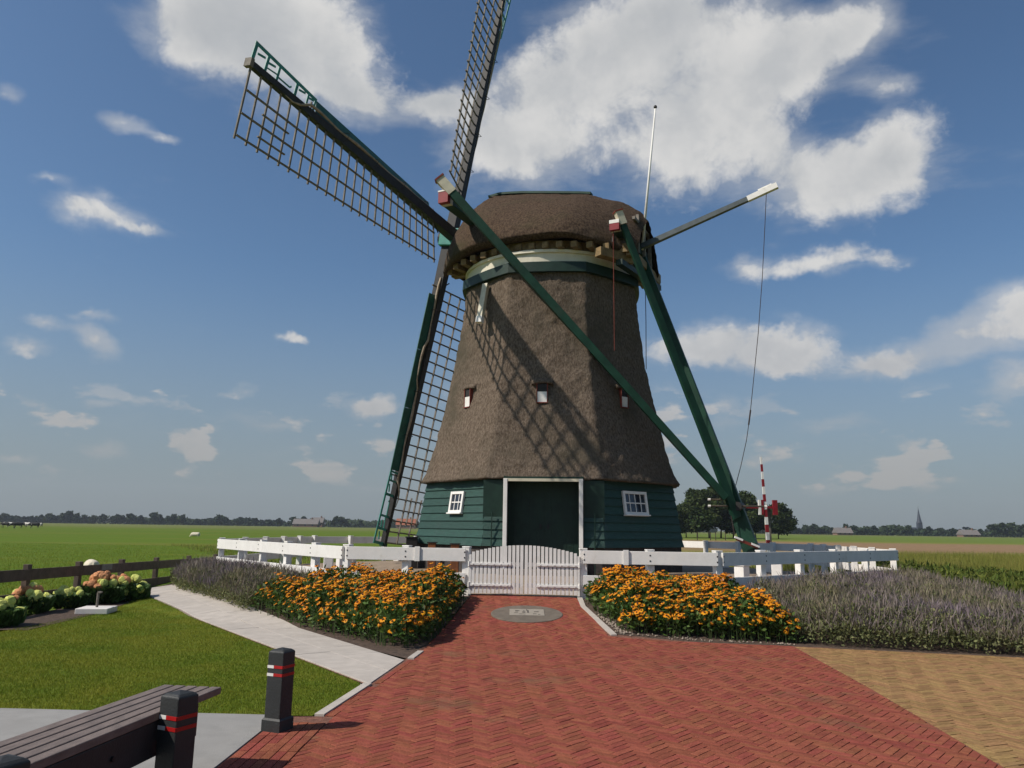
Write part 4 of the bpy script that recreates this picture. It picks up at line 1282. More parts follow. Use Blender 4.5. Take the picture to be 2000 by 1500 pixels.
for a, b in zip(fpos, fpos[1:]):
    for (dz0, dz1) in ((-.24, -.04), (-.66, -.46)):
        A = a + UP * (.80 - .015 * (a.y - 13) + (dz0 + dz1) / 2) + V(.074, 0, 0); B = b + UP * (.80 - .015 * (b.y - 13) + (dz0 + dz1) / 2) + V(.074, 0, 0)
        d = (B - A).normalized()
        MB().beam(A + d * .003, B - d * .003, .035, .20).build('board', brown, br_root, bevel=.004)
p = bf_at(201) + V(.10, 0, .80 - .12 - .05)
MB().box(p, V(.006, 0, 0), V(0, .22, 0), UP * .06).build('sign_plate', sign_m, br_root)

# lamp on a white slab, by the hydrangeas
lp = gp(188, 1196)
t_ = thing('garden_light', lp, 'small grey post on a white slab between the hydrangeas', 'garden light')
MB().box((lp.x, lp.y, lp.z + .04), V(.27, .04, 0), V(-.04, .26, 0), UP * .05).build('slab', mat('white_slab', (.66, .62, .58), .8, .06, 8), t_, bevel=.012)
MB().tube([(lp.x, lp.y, lp.z + .09), (lp.x, lp.y, lp.z + .34)], .022, 10).build('stem', lattice, t_)
MB().box((lp.x + .03, lp.y, lp.z + .35), V(.035, 0, 0), V(0, .03, 0), UP * .015).build('head', lattice, t_)

# ------------------------------------------------------------------ planting
def leaf_cloud(P, size, seed, asp=.45, updir=.4):
    """one folded diamond (2 triangles) per leaf, numpy"""
    rs = np.random.RandomState(seed); n = len(P)
    a = rs.rand(n) * 2 * np.pi; el = (rs.rand(n) - .5) * 1.6 + updir
    d = np.c_[np.cos(a) * np.cos(el), np.sin(a) * np.cos(el), np.sin(el)]
    s = np.cross(d, rs.randn(n, 3)); s /= np.linalg.norm(s, axis=1)[:, None] + 1e-9
    sz = (size * (.6 + .8 * rs.rand(n)))[:, None]
    v = np.stack([P, P + d * sz * .5 + s * sz * asp * .5, P + d * sz, P + d * sz * .5 - s * sz * asp * .5], 1)
    f = np.arange(n * 4).reshape(n, 4)
    return v.reshape(-1, 3), f
def bed_height(poly, x, y, H, seed, ramp=.30):
    e = edge_dist(poly, x, y)
    return H * (.55 + .45 * sm(e / ramp)) * (1 + .34 * noise.noise(Vector((x * 1.5, y * 1.5, seed))) + .18 * noise.noise(Vector((x * 5, y * 5, seed + 3))))
def bed_points(poly, n, seed, H, lo=0.0, shell=.5):
    base = scatter(poly, n, seed); rs = np.random.RandomState(seed + 1); out = base.copy()
    for i in range(n):
        h = bed_height(poly, base[i, 0], base[i, 1], H, seed % 7)
        t = rs.rand() ** shell
        out[i, 2] += h * (lo + (1 - lo) * t)
    return out

def flower_mesh(n=11, droop=1.0, ln=1.0):
    mb = MB(); mi = []
    for k in range(n):
        a = 2 * math.pi * k / n; d = Vector((math.cos(a), math.sin(a), 0)); s = Vector((-d.y, d.x, 0))
        j = .9 + .2 * ((k * 7) % 5) / 5
        vs = [d * .010 - s * .004, d * .010 + s * .004, d * .028 * j * ln + s * .0095 + UP * -.002 * droop, d * .045 * j * ln - UP * .013 * droop, d * .028 * j * ln - s * .0095 - UP * .002 * droop]
        mb.add(vs, [(0, 4, 3, 2, 1)]); mi.append(0)
    rg = [[Vector((r_ * math.cos(2 * math.pi * k / 8), r_ * math.sin(2 * math.pi * k / 8), z)) for k in range(8)] for r_, z in ((.013, -.003), (.0125, .008), (.007, .015))]
    f0 = len(mb.f); mb.loft(rg, cap1=True); mi += [1] * (len(mb.f) - f0)
    me = bpy.data.meshes.new('flower'); me.from_pydata([tuple(p) for p in mb.v], [], mb.f)
    me.materials.append(petal); me.materials.append(cone)
    me.polygons.foreach_set('material_index', mi); me.update()
    return me
FL = flower_mesh()
FLS = [FL, flower_mesh(10, 2.6, .8), flower_mesh(12, .2, 1.08), flower_mesh(9, 1.6, .6)]
fl_v = np.array([v.co[:] for v in FL.vertices])
def rudbeckia(poly, label, seed, nfl, camside):
    cx = sum(p[0] for p in poly) / len(poly); cy = sum(p[1] for p in poly) / len(poly)
    root = thing('rudbeckia_bed', (cx, cy, gz(cx, cy)), label, 'flower bed')
    H = .54
    P = bed_points(poly, 15000, seed, H, .05, .55)
    v, f = leaf_cloud(P, .085, seed)
    np_mesh('foliage', v, f, leaf_g, root, kind='stuff')
    # stems at the rim, down to the soil
    Q = scatter(poly, 900, seed + 5)
    w = .006; vs = []
    for (x, y, z) in Q:
        h = bed_height(poly, x, y, H, seed % 7); vs += [(x - w, y, z - .02), (x + w, y, z - .02), (x + w * .7, y + .03, z + h * .95), (x - w * .7, y + .03, z + h * .95)]
    np_mesh('stems', np.array(vs), np.arange(len(vs)).reshape(-1, 4), stem_m, root, kind='stuff')
    # blooms crowd in drifts
    rng = random.Random(seed); pts = []
    base = scatter(poly, nfl * 6, seed + 9)
    for (x, y, z) in base:
        if len(pts) >= nfl: break
        dn = noise.noise(Vector((x * 2.1, y * 2.1, seed + 11.0))) + .45 * noise.noise(Vector((x * 6, y * 6, seed + 2.0)))
        if rng.random() > .30 + 1.6 * max(0, dn + .16): continue
        h = bed_height(poly, x, y, H, seed % 7)
        e = edge_dist(poly, x, y)
        low = 0 if e > .22 else rng.random() ** 2 * .30
        pts.append(Vector((x, y, z + h * (1.0 - low) + rng.gauss(.01, .035))))
    pts.sort(key=lambda p: (p - CAM).length)
    allv, allf, mi = [], [], []
    rest = []
    for i, p in enumerate(pts):
        outv = Vector((p.x - cx, p.y - cy, 0)); e = edge_dist(poly, p.x, p.y)
        tilt = rng.uniform(.05, .45); az = rng.uniform(0, 6.283)
        tv = Vector((math.cos(az) * tilt - .18, math.sin(az) * tilt - .15, 1)).normalized()
        if e < .3: tv = (tv + outv.normalized() * .5 * (1 - e / .3)).normalized()
        q = tv.to_track_quat('Z', 'Y'); s = rng.choice((.55, .8, .95, 1.05, 1.15, 1.3)) * rng.uniform(.92, 1.08)
        if i < 300:
            o = bpy.data.objects.new('flower', FLS[(0, 0, 1, 2, 2, 3)[rng.randrange(6)]]); COL.objects.link(o); o.parent = root
            o.location = p - base_of(root); o.rotation_mode = 'QUATERNION'; o.rotation_quaternion = q; o.scale = (s, s, s)
        else: rest.append((p, q, s))
    if rest:
        mv, mf, mi = [], [], []
        k = 0; polys = [tuple(pl.vertices) for pl in FL.polygons]; mids = [pl.material_index for pl in FL.polygons]
        for p, q, s in rest:
            M3 = np.array(q.to_matrix()) * s
            mv.append(fl_v @ M3.T + np.array(p) - np.array(base_of(root)))
            mf += [tuple(j + k for j in pl) for pl in polys]; mi += mids; k += len(fl_v)
        me = bpy.data.meshes.new('far_flowers'); me.from_pydata(np.concatenate(mv).tolist(), [], mf)
        me.materials.append(petal); me.materials.append(cone); me.polygons.foreach_set('material_index', mi); me.update()
        o = link(bpy.data.objects.new('flowers', me), root); o['kind'] = 'stuff'
    return root
flm = lambda p, o_: (p.x - fn.x * o_, p.y - fn.y * o_)
f_in = .30
bedL = [(-4.55, 14.10), (-2.69, 12.0), (-1.45, 10.62), (-1.12, 11.2), (-.95, 12.8), (-.80, 14.1), P2(gl + fn * .28), P2(cor[-.5] + fn * .30 + V(.1, 0, 0)), (-3.65, 14.85)]
bedR = [(1.42, 14.15), (1.50, 13.2), (1.82, 12.12), (3.08, 11.92), (4.30, 11.72), (4.35, 12.3), (4.05, 13.3), (3.75, 14.05), P2(gr + fn * .30)]
sheet('flower_soil', [(-8.6, 18.6), (-7.35, 17.65), (-4.25, 13.5), (-1.24, 9.97), (-1.08, 11.9), (-.72, 14.9), P2(gl + fn * .02), P2(cor[-.5]), P2(cor[-1.5])], soil, -.010, .4)
sheet('flower_soil', [(1.34, 14.6), (1.40, 13.6), (1.66, 12.06), (4.06, 11.50), (6.86, 10.78), (9.3, 10.2), (10.2, 14), P2(cor[1.5]), P2(cor[.5]), P2(gr)], soil, -.012, .4)
rudbeckia(bedL, 'bed of orange coneflowers left of the brick ramp', 31, 1650, -1)
rudbeckia(bedR, 'bed of orange coneflowers right of the brick ramp', 47, 1750, 1)

def catmint(name, poly, label, seed, n, H, spikes):
    P = bed_points(poly, n, seed, H, .0, .6)
    v, f = leaf_cloud(P, .05, seed, .5, .6)
    # flower spikes: upright crossed slivers
    S = scatter(poly, spikes, seed + 3); rs = np.random.RandomState(seed + 4)
    vs = []
    for (x, y, z) in S:
        h = bed_height(poly, x, y, H, seed % 7)
        a = rs.rand() * np.pi; w = .004 + .004 * rs.rand(); l = .07 + .15 * rs.rand()
        lx, ly = rs.randn(2) * .06
        b0 = np.array((x, y, z + h * (.60 + .42 * rs.rand()))); t_ = b0 + np.array((lx, ly, l)); m_ = (b0 + t_) / 2; dx_ = np.array((math.cos(a), math.sin(a), 0)) * w
        vs += [b0, m_ + dx_, t_, m_ - dx_]
    vs = np.array(vs)
    V_ = np.concatenate([v, vs]); F_ = np.concatenate([f, np.arange(len(vs)).reshape(-1, 4) + len(v)])
    mi = np.concatenate([np.zeros(len(f)), np.ones(len(vs) // 4)])
    o = np_mesh(name, V_, F_, mint_leaf, kind='stuff', mats=[mint_leaf, mint_fl], midx=mi)
    return tag(o, label, 'plants')
mintL = [(-7.45, 17.75), (-7.20, 17.30), (-6.1, 15.9), (-4.62, 14.0), (-4.2, 14.9), (-3.45, 15.35), P2(cor[-1.5] + (cor[-.5] - cor[-1.5]) * .5 + V(-.35, -.28, 0)), P2(cor[-1.5] + V(-.35, -.3, 0)), (-8.4, 19.6)]
catmint('catmint', mintL, 'grey mauve catmint in front of the sunlit fence on the left', 61, 48000, .42, 9000)
mintR = [(4.20, 11.85), (4.8, 11.42), (6.86, 10.86), (8.4, 10.5), (8.9, 12.2), (9.7, 15.2), P2(cor[1.5] + V(.3, -.4, 0)), P2(cor[.5] + (cor[1.5] - cor[.5]) * .5 + V(.28, -.34, 0)), (4.1, 14.1), (4.3, 13.0)]
catmint('catmint', mintR, 'grey mauve catmint hedge on the right, beside the yellow brick', 75, 95000, .48, 26000)
# taller green scrub behind it
def scrub(poly, label, seed, n, H, size, material, name='scrub'):
    P = bed_points(poly, n, seed, H, 0, .6)
    v, f = leaf_cloud(P, size, seed, .35, .9)
    return tag(np_mesh(name, v, f, material, kind='stuff'), label, 'plants')
scrub([(9.9, 14.6), (9.0, 11.6), (10.6, 11.4), (14.5, 15), (16, 22), (13, 27), (10.7, 24), (10.2, 19.2)], 'green scrub of tall weeds behind the right catmint', 83, 22000, .55, .12, mat('scrub_leaf', (.060, .090, .016), .75, col2=(.125, .140, .028), scale=.7, island=.35, hue=.02, spec=.15, trans=.25))

# pebbles at the rim of the right bed
mb = MB(); rng = random.Random(12)
for i in range(260):
    t = rng.random()
    a = Vector((1.46, 13.4, 0)).lerp(Vector((1.70, 12.12, 0)), t) if i % 3 else Vector((1.72, 12.10, 0)).lerp(Vector((4.1, 11.62, 0)), t)
    x, y = a.x + rng.gauss(.06, .05), a.y + rng.gauss(.02, .04); r_ = rng.uniform(.008, .022); z = gz(x, y)
    ex_, ey_ = Vector((r_ * rng.uniform(.8, 1.4), 0, 0)), Vector((0, r_, 0))
    mb.add([V(x, y, z) + ex_, V(x, y, z) - ex_, V(x, y, z) + ey_, V(x, y, z) - ey_, V(x, y, z + r_ * .8), V(x, y, z - r_)], [(0, 2, 4), (2, 1, 4), (1, 3, 4), (3, 0, 4), (2, 0, 5), (1, 2, 5), (3, 1, 5), (0, 3, 5)])
tag(mb.build('pebbles', pebble, None, kind='stuff'), 'pale pebbles along the rim of the right flower bed', 'pebbles')

# hydrangeas along the brown fence
def head_mesh(seed):
    bm = bmesh.new(); bmesh.ops.create_icosphere(bm, subdivisions=2, radius=.085)
    for v in bm.verts:
        v.co *= 1 + .22 * noise.noise(v.co * 40 + Vector((seed, 0, 0))); v.co.z *= .85
    me = bpy.data.meshes.new('flower_head'); bm.to_mesh(me); bm.free(); return me
def hyd(px, py, nh, spread, hgt, mixpink, label, seed):
    c = gp(px, py); rng = random.Random(seed)
    root = thing('hydrangea', c, label, 'hydrangea', 'hydrangeas along the brown fence')
    rs = np.random.RandomState(seed); n = 1400
    th_ = rs.rand(n) * 2 * np.pi; rr = np.sqrt(rs.rand(n)) * spread; zz = rs.rand(n) ** .7 * hgt * .85 * (1 - .5 * (rr / spread) ** 2)
    P = np.c_[c.x + rr * np.cos(th_), c.y + rr * np.sin(th_) * .8, c.z + zz]
    v, f = leaf_cloud(P, .12, seed, .6, .2)
    np_mesh('foliage', v, f, hyd_leaf, root, kind='stuff')
    lime, pink = head_mesh(seed), head_mesh(seed + 50)
    lime.materials.append(hyd_lime); pink.materials.append(hyd_pink)
    for i in range(nh):
        a = rng.uniform(0, 6.283); r_ = math.sqrt(rng.random()) * spread * .95
        z = hgt * (1 - .55 * (r_ / spread) ** 2) + rng.uniform(-.05, .05)
        isp = (math.cos(a) * r_ / spread * mixpink[1] + z / hgt * .6 + rng.uniform(-.3, .3)) > mixpink[0]
        o = bpy.data.objects.new('flower_head', pink if isp else lime); COL.objects.link(o); o.parent = root
        o.location = (r_ * math.cos(a), r_ * math.sin(a) * .8, z); s = rng.uniform(.75, 1.2); o.scale = (s, s, s); o.rotation_euler = (rng.random() * 3, rng.random() * 3, 0)
hyd(52, 1196, 26, .36, .40, (.55, -.3), 'hydrangea with pink and lime heads at the left edge of the lawn', 3)
hyd(132, 1186, 15, .30, .34, (1.3, 0), 'small lime green hydrangea, left of the white slab', 4)
hyd(196, 1178, 24, .36, .52, (.35, -.5), 'apricot and lime hydrangea directly behind the white slab', 5)
hyd(243, 1172, 26, .42, .46, (.62, -.2), 'lime hydrangea nearest the pale path', 6)
hyd(-10, 1222, 12, .34, .36, (.9, 0), 'hydrangea cut by the left picture edge', 8)
sheet('hydrangea_soil', [(-8.35, 17.8), (-7.80, 16.6), (-7.35, 14.2), (-7.2, 12.0), (-7.9, 12.0), (-8.4, 14.5)], soil, -.006, .5)

# ------------------------------------------------------------------ animals
def fuse(name, mb, material, parent=None, vox=.03, mats=None):
    o = mb.build(name, material, parent)
    md = o.modifiers.new('fuse', 'REMESH'); md.mode = 'VOXEL'; md.voxel_size = vox; md.use_smooth_shade = True
    m2 = o.modifiers.new('soft', 'SMOOTH'); m2.iterations = 3
    return o
def ellring(c, d, rx, rz, n=14):
    d = d.normalized(); x = d.cross(UP).normalized(); y = x.cross(d)
    return [c + x * (rx * math.cos(2 * math.pi * k / n)) + y * (rz * math.sin(2 * math.pi * k / n)) for k in range(n)]
def quadruped(loc, yaw, L, Hh, depth, width, headdown, leg_r, neck):
    """body, neck and head, jointed legs; local x = forward"""
    f = Vector((math.cos(yaw), math.sin(yaw), 0)); r_ = Vector((math.sin(yaw), -math.cos(yaw), 0)); o0 = Vector(loc)
    P = lambda x, y, z: o0 + f * x + r_ * y + UP * z
    mb = MB(); bz = Hh - depth * .5
    prof_ = [(-.52, .25, .02), (-.47, .75, 0), (-.35, .95, 0), (-.1, 1.0, -.03), (.15, 1.0, -.03), (.35, .98, 0), (.46, .75, .02), (.52, .35, .05)]
    mb.loft([ellring(P(x * L, 0, bz + dz_ * depth), f, width * .5 * q, depth * .5 * q) for x, q, dz_ in prof_], cap0=True, cap1=True)
    hd = [(.42, bz + depth * .18), (.58, bz + depth * (.25 - headdown * .45)), (.70, bz + depth * (.35 - headdown * 1.0))]
    mb.loft([ellring(P(x * L, 0, z), f - UP * headdown, neck * q, neck * 1.15 * q) for (x, z), q in zip(hd, (1.3, 1, .8))], cap0=True, cap1=True)
    x, z = hd[-1]
    mb.loft([ellring(P(x * L + dx_ * L, 0, z + dz_ * L), f - UP * (.5 + headdown * .5), neck * q, neck * q * 1.05) for dx_, dz_, q in ((-.03, .05, .5), (0, .03, .85), (.06, -.04, .8), (.13, -.12 - .03 * headdown, .55), (.15, -.15 - .04 * headdown, .35))], cap0=True, cap1=True)
    for s in (-1, 1):
        mb.loft([ellring(P(x * L, s * neck * (.7 + q), z + .05 * L), r_ * s, neck * .25 * w2, neck * .35 * w2, 8) for q, w2 in ((0, .7), (.35, 1), (.75, .3))], cap0=True, cap1=True)
        lx = .36 * L
        mb.tube([P(lx, s * width * .28, bz - depth * .1), P(lx + .02 * L, s * width * .28, bz - depth * .5), P(lx, s * width * .27, (bz - depth * .5) * .45), P(lx - .01 * L, s * width * .27, .02)], lambda q: leg_r * (1.9 - 1.0 * min(1, q * 2.2)), 8)
        mb.tube([P(-.38 * L, s * width * .28, bz), P(-.33 * L, s * width * .30, bz - depth * .45), P(-.45 * L, s * width * .28, (bz - depth * .45) * .62), P(-.42 * L, s * width * .27, .02)], lambda q: leg_r * (2.3 - 1.4 * min(1, q * 1.8)), 8)
    mb.tube([P(-.51 * L, 0, bz + depth * .3), P(-.56 * L, 0, bz), P(-.55 * L, 0, bz - depth * .4)], leg_r * .7, 6)
    return mb
sp_ = at_y(181, 1088, 25.0)
t_ = thing('sheep', (sp_.x, 25.0, -.06), 'cream sheep grazing just behind the brown fence', 'sheep', 'sheep in the pasture')
fuse('body', quadruped((sp_.x, 25.0, -.06), R(125), .85, .50, .42, .42, 1.0, .035, .10), wool, t_, .025)
sp2 = gp(382, 1047)
t_ = thing('sheep', (sp2.x, sp2.y, -.06), 'tiny pale sheep far out in the left pasture', 'sheep', 'sheep in the pasture')
fuse('body', quadruped((sp2.x, sp2.y, -.06), R(170), 1.1, .55, .50, .50, 1.0, .04, .11), wool, t_, .04)
def cow_mat():
    M = bpy.data.materials.new('cow_hide'); M.use_nodes = True; h = NT(M.node_tree); p = M.node_tree.nodes['Principled BSDF']; p.inputs['Roughness'].default_value = .8
    oi = h.n('ShaderNodeObjectInfo'); co = h.n('ShaderNodeTexCoord').outputs['Object']
    nz = h.noise(h.vmath('ADD', co, h.vmath('SCALE', oi.outputs['Location'], 1.0)), 1.1, 2, .4).outputs[0]
    h.link(h.mix(h.smooth(nz, .58, .61), (.012, .011, .011), (.62, .58, .52)), p.inputs['Base Color']); return M
cowm = cow_mat()
cl = ['black cow farthest left in the far herd', 'black and white cow second from the left in the far herd', 'pale cow third from the left in the far herd', 'cow in the middle of the far herd', 'dark cow fifth from the left in the far herd', 'cow sixth from the left in the far herd', 'cow at the right end of the far herd']
for i, px in enumerate((10, 22, 34, 45, 56, 67, 77)):
    c = gp(px, 1031 + (i % 3) * .4)
    t_ = thing('cow', (c.x, c.y, -.06), cl[i], 'cow', 'cows far out in the pasture')
    fuse('body', quadruped((c.x, c.y, -.06), R((170, 20, 200, 160, -10, 185, 150)[i]), 1.9, 1.40, .75, .62, .55, .07, .17), cowm, t_, .06)

# ------------------------------------------------------------------ raised barrier beyond the yard
bb, btop = at_y(1504, 1100, 34.0), at_y(1486, 892, 34.0)
t_ = thing('barrier', (bb.x, bb.y, 0), 'raised barrier boom striped red and white, beyond the fence right of the tail pole', 'barrier')
bb.z = max(bb.z, .0)
for i in range(14):
    a, b = bb.lerp(btop, i / 14), bb.lerp(btop, (i + 1) / 14 - .002)
    MB().beam(a, b, .16 - .006 * i, .10 - .003 * i, up=V(0, 1, 0)).build('boom_stripe', red if i % 2 == 0 else white, t_)
for sx, mm in ((-.32, white), (-.20, red), (.30, red), (.40, red)):
    p = at_y(1498, 991, 34.0) + V(sx, 0, 0)
    MB().box(p, V(.05, 0, 0), V(0, .06, 0), UP * .32).build('counterweight', mm, t_)
p = at_y(1498, 991, 34.0)
MB().beam(p - V(.9, 0, 0), p + V(.42, 0, 0), .06, .10).build('pivot_arm', red, t_)
MB().box((p.x + .1, p.y + .3, p.z / 2), V(.10, 0, 0), V(0, .12, 0), UP * p.z / 2).build('pivot_post', lattice, t_)

# ------------------------------------------------------------------ trees
def crown_mesh(name, seed, w, h, z0, n, leaf, material, lobes=9, open_=.0):
    rs = np.random.RandomState(seed); P = []
    cs = []
    for i in range(lobes):
        a = rs.rand() * 2 * np.pi; q = rs.rand() ** .5 * .78; zz = .18 + .72 * (i + .5) / lobes
        sh = math.sin(math.pi * min(.98, .20 + .72 * zz)) 
        cs.append((math.cos(a) * q * w * sh, math.sin(a) * q * w * sh, z0 + h * zz, (.20 + .22 * rs.rand()) * w * (.55 + .5 * sh)))
    per = n // lobes
    for (cx, cy, cz, r_) in cs:
        d = rs.randn(per, 3); d /= np.linalg.norm(d, axis=1)[:, None]
        rr = r_ * (.30 + .85 * rs.rand(per) ** .7)[:, None]
        P.append(np.array((cx, cy, cz)) + d * rr * np.array((1, 1, .8)))
    P = np.concatenate(P)
    v, f = leaf_cloud(P, leaf, seed, .8, .0)
    me = bpy.data.meshes.new(name)
    me.from_pydata(v.tolist(), [], f.tolist()); me.materials.append(material); me.update()
    return me
def trunk_mesh(name, w, h, z0, seed, material=None):
    mb = MB(); rng = random.Random(seed)
    mb.tube([(0, 0, -.3), (.02 * w, 0, z0 * .6), (0, .02 * w, z0 + h * .25), (.03 * w, 0, z0 + h * .6)], h * .022, 7, r1=h * .006)
    for i in range(5):
        a = rng.uniform(0, 6.28); z = z0 + h * (.05 + .1 * i)
        mb.tube([(0, 0, z), (math.cos(a) * w * .25, math.sin(a) * w * .25, z + h * .12), (math.cos(a) * w * .42, math.sin(a) * w * .42, z + h * .28)], h * .010, 5, r1=h * .003)
    me = bpy.data.meshes.new(name); me.from_pydata([tuple(p) for p in mb.v], [], mb.f); me.materials.append(material or bark); me.update(); return me
def tree(name, loc, s, rot, crown, trunk, label, group, cat='tree', sz=1.0):
    t_ = thing(name, loc, label, cat, group)
    for nm_, me in (('crown', crown), ('trunk', trunk)):
        o = link(bpy.data.objects.new(nm_, me), t_); o.scale = (s, s, s * sz); o.rotation_euler = (0, 0, rot)
mid = [(crown_mesh('crown', 200 + i, 5.8, 11.5, 1.0, 13000, .62, tree_leaf, 26), trunk_mesh('trunk', 4.2, 10.5, 3.0, i)) for i in range(3)]
MT = [(1322, .62), (1340, .78), (1362, .92), (1385, 1.05), (1408, 1.10), (1432, 1.02), (1455, .82), (1476, .70), (1520, .76)]
ord_ = ['first', 'second', 'third', 'fourth', 'fifth', 'sixth', 'seventh', 'eighth', 'ninth', 'tenth', 'eleventh', 'twelfth', 'thirteenth', 'fourteenth', 'fifteenth', 'sixteenth', 'seventeenth', 'eighteenth', 'nineteenth', 'twentieth', 'twenty-first', 'twenty-second', 'twenty-third', 'twenty-fourth', 'twenty-fifth', 'twenty-sixth', 'twenty-seventh', 'twenty-eighth', 'twenty-ninth', 'thirtieth', 'thirty-first', 'thirty-second', 'thirty-third', 'thirty-fourth', 'thirty-fifth', 'thirty-sixth']
for i, (px, s) in enumerate(MT):
    Y = 178 + (i % 3) * 7
    p = at_y(px, 1040, Y)
    lab = 'loose single tree right of the red and white barrier' if i == 8 else 'leafy tree in the grove right of the mill, %s from the mill' % ord_[i]
    tree('grove_tree', (p.x, Y, 0), s * .92, i * 1.3, mid[i % 3][0], mid[i % 3][1], lab, 'trees of the grove right of the mill', sz=(1.0, .82, 1.12, .9)[i % 4])
# slender guard posts of the field fence under the grove
for i, px in enumerate((1327, 1362, 1388, 1398, 1417)):
    p = gp(px, 1055); t_ = thing('field_post', (p.x, p.y, -.06), 'thin dark field post under the grove, %s from the mill' % ord_[i], 'post', 'field posts under the grove')
    MB().beam((p.x, p.y, -.1), (p.x, p.y, 1.35), .12, .12).build('post', bark, t_); MB().box((p.x, p.y, 1.36), V(.08, 0, 0), V(0, .08, 0), UP * .02).build('post_cap', bark, t_)
farm = [(crown_mesh('crown', 300 + i, (5.5, 4.0, 6.5, 3.4)[i], (8, 9, 7.5, 6.5)[i], 1.2, 900, 1.5, far_leaf, 8), trunk_mesh('trunk', 4, 8, 1.2, 40 + i)) for i in range(4)]
LT_ = [(8, 12, 700), (20, 9, 720), (33, 8, 740), (47, 8, 730), (60, 7, 760), (83, 11, 700), (98, 12, 690), (112, 10, 700), (131, 16, 690), (149, 14, 690), (168, 11, 710), (176, 9, 720), (184, 11, 700), (201, 13, 690), (226, 12, 690), (240, 11, 700), (257, 14, 690), (277, 12, 700), (304, 15, 690), (314, 10, 700), (336, 14, 680), (356, 14, 690), (386, 8, 700), (402, 8, 720), (430, 14, 690), (440, 12, 700), (468, 9, 700), (500, 10, 700), (527, 9, 710), (547, 11, 690), (576, 12, 690), (592, 13, 690), (606, 11, 700), (655, 15, 650), (668, 13, 660), (705, 9, 700)]
for i, (px, hpx, Y) in enumerate(LT_):
    p = at_y(px, 1010, Y); k = i % 4
    s = hpx / FPX * Y * 1.15 / (9.2, 10.2, 8.7, 7.7)[k] * 1.25
    tree('far_tree', (p.x, Y, 0), s, i * 2.1, *farm[k], 'distant tree in the left tree line, %s from the left picture edge' % ord_[i], 'trees on the left horizon')
RT_ = [(1575, 12, 620), (1590, 14, 620), (1608, 11, 620), (1625, 9, 630), (1655, 14, 600), (1670, 13, 610), (1690, 11, 610), (1706, 12, 620), (1730, 12, 600), (1752, 11, 610), (1770, 13, 600), (1812, 12, 600), (1838, 11, 610), (1862, 11, 600), (1888, 9, 620), (1912, 10, 610), (1940, 17, 560), (1958, 19, 560), (1978, 18, 560), (1998, 17, 565)]
for i, (px, hpx, Y) in enumerate(RT_):
    p = at_y(px, 1020, Y); k = i % 4
    s = hpx / FPX * Y * 1.15 / (9.2, 10.2, 8.7, 7.7)[k] * 1.25
    tree('far_tree', (p.x, Y, 0), s, i * 1.7, *farm[k], 'distant tree in the right tree line, %s from the grove' % ord_[i], 'trees on the right horizon')
# unbroken belt of wood behind the single trees
def belt(name, x0, x1, Y, hm, n, seed, label):
    rs = np.random.RandomState(seed); x = rs.uniform(x0, x1, n)
    top = np.array([hm * (.55 + .6 * abs(noise.noise(Vector((q * .03, seed, 0)))) + .3 * noise.noise(Vector((q * .11, seed, 4)))) for q in x])
    P = np.c_[x, Y + rs.uniform(-6, 6, n), rs.rand(n) ** .8 * top]
    v, f = leaf_cloud(P, 2.0, seed, .8, 0)
    return tag(np_mesh(name, v, f, far_leaf, kind='stuff'), label, 'woodland')
belt('far_wood', -520, -110, 745, 8.5, 16000, 3, 'low dark belt of woodland along the left horizon')
belt('far_wood', -110, 200, 760, 8.0, 8000, 4, 'low belt of woodland behind the mill')
belt('far_wood', 200, 470, 640, 8.0, 13000, 5, 'low dark belt of woodland along the right horizon')
# church with its spire
cx_ = at_y(1797, 1040, 900)
ch = thing('church', (cx_.x, 900, 0), 'dark church with a needle spire above the right tree line', 'church')
MB().abox(cx_.x - 2.4, cx_.x + 2.4, 897.6, 902.4, 0, 14).build('tower', slate, ch)
sp4 = lambda r_, z: [Vector((cx_.x + r_ * math.cos(a), 900 + r_ * math.sin(a), z)) for a in [math.pi / 8 + k * math.pi / 4 for k in range(8)]]
spi = MB().loft([sp4(3.1, 14), sp4(2.1, 18), sp4(1.1, 24), sp4(.12, 31)], cap0=True).build('spire', slate, ch)
MB().tube([(cx_.x, 900, 30.5), (cx_.x, 900, 33.5)], .16, 6).build('finial', slate, spi)
MB().abox(cx_.x - 18, cx_.x - 2.42, 897, 903, 0, 5).build('nave', slate, ch)
MB().loft([[V(x, 896.5, 5), V(x, 900, 9), V(x, 903.5, 5)] for x in (cx_.x - 18.3, cx_.x - 2.45)], cap0=True, cap1=True).build('nave_roof', slate, ch)
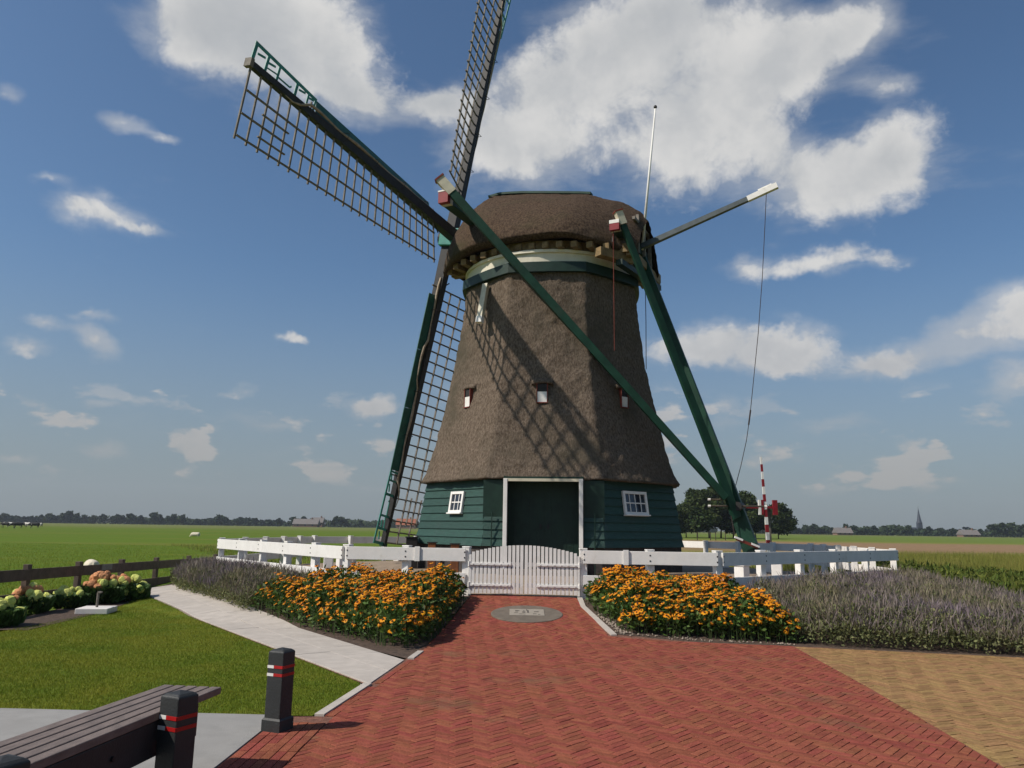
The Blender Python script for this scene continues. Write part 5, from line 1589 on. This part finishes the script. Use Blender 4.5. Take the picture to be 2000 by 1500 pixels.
# far houses
def house(px, Y, wd, hw_, hr, rm_, label):
    p = at_y(px, 1030, Y); x = p.x
    h = thing('farmhouse', (x, Y, 0), label, 'house', 'houses on the horizon')
    MB().abox(x - wd / 2, x + wd / 2, Y - 4, Y + 4, 0, hw_).build('wall', wall_m, h)
    rf = MB().loft([[V(xx, Y - 4.6, hw_ - .3), V(xx, Y, hw_ + hr), V(xx, Y + 4.6, hw_ - .3)] for xx in (x - wd / 2 - .5, x + wd / 2 + .5)], cap0=True, cap1=True).build('roof', rm_, h)
    MB().abox(x + wd * .2, x + wd * .2 + .9, Y - .5, Y + .5, hw_ + hr * .4, hw_ + hr + 1.2).build('chimney', wall_m, rf)
    for q in (-.3, .0, .3): MB().abox(x + wd * q - .6, x + wd * q + .6, Y - 4.05, Y - 4.0, hw_ * .35, hw_ * .8).build('window', glass, h)
house(598, 640, 20, 2.6, 4.0, roof_grey, 'long low farmhouse with grey roof on the left horizon')
house(793, 600, 14, 3.0, 4.5, roof_red, 'house with orange roof seen through the lowest sail')
house(622, 650, 8, 4.0, 4.0, roof_grey, 'small gabled house beside the big round trees, left horizon')
house(1645, 560, 11, 1.8, 3.4, roof_grey, 'pale roofed farmhouse between trees on the right horizon')
house(1890, 560, 12, 1.8, 3.2, roof_grey, 'grey roofed farmhouse at the foot of the far right trees')

# ------------------------------------------------------------------ the hazy air
hz = MB().abox(-1500, 1500, -60, 1250, -1.06, 60)
HM = bpy.data.materials.new('haze_air'); HM.use_nodes = True
for n_ in list(HM.node_tree.nodes): HM.node_tree.nodes.remove(n_)
ho = HM.node_tree.nodes.new('ShaderNodeOutputMaterial'); hv = HM.node_tree.nodes.new('ShaderNodeVolumePrincipled')
hv.inputs['Color'].default_value = (.80, .88, 1.0, 1); hv.inputs['Density'].default_value = .00016; hv.inputs['Anisotropy'].default_value = .2
HM.node_tree.links.new(hv.outputs[0], ho.inputs['Volume'])
tag(hz.build('haze', HM, None, kind='stuff'), 'thin pale haze lying over the whole polder', 'haze')
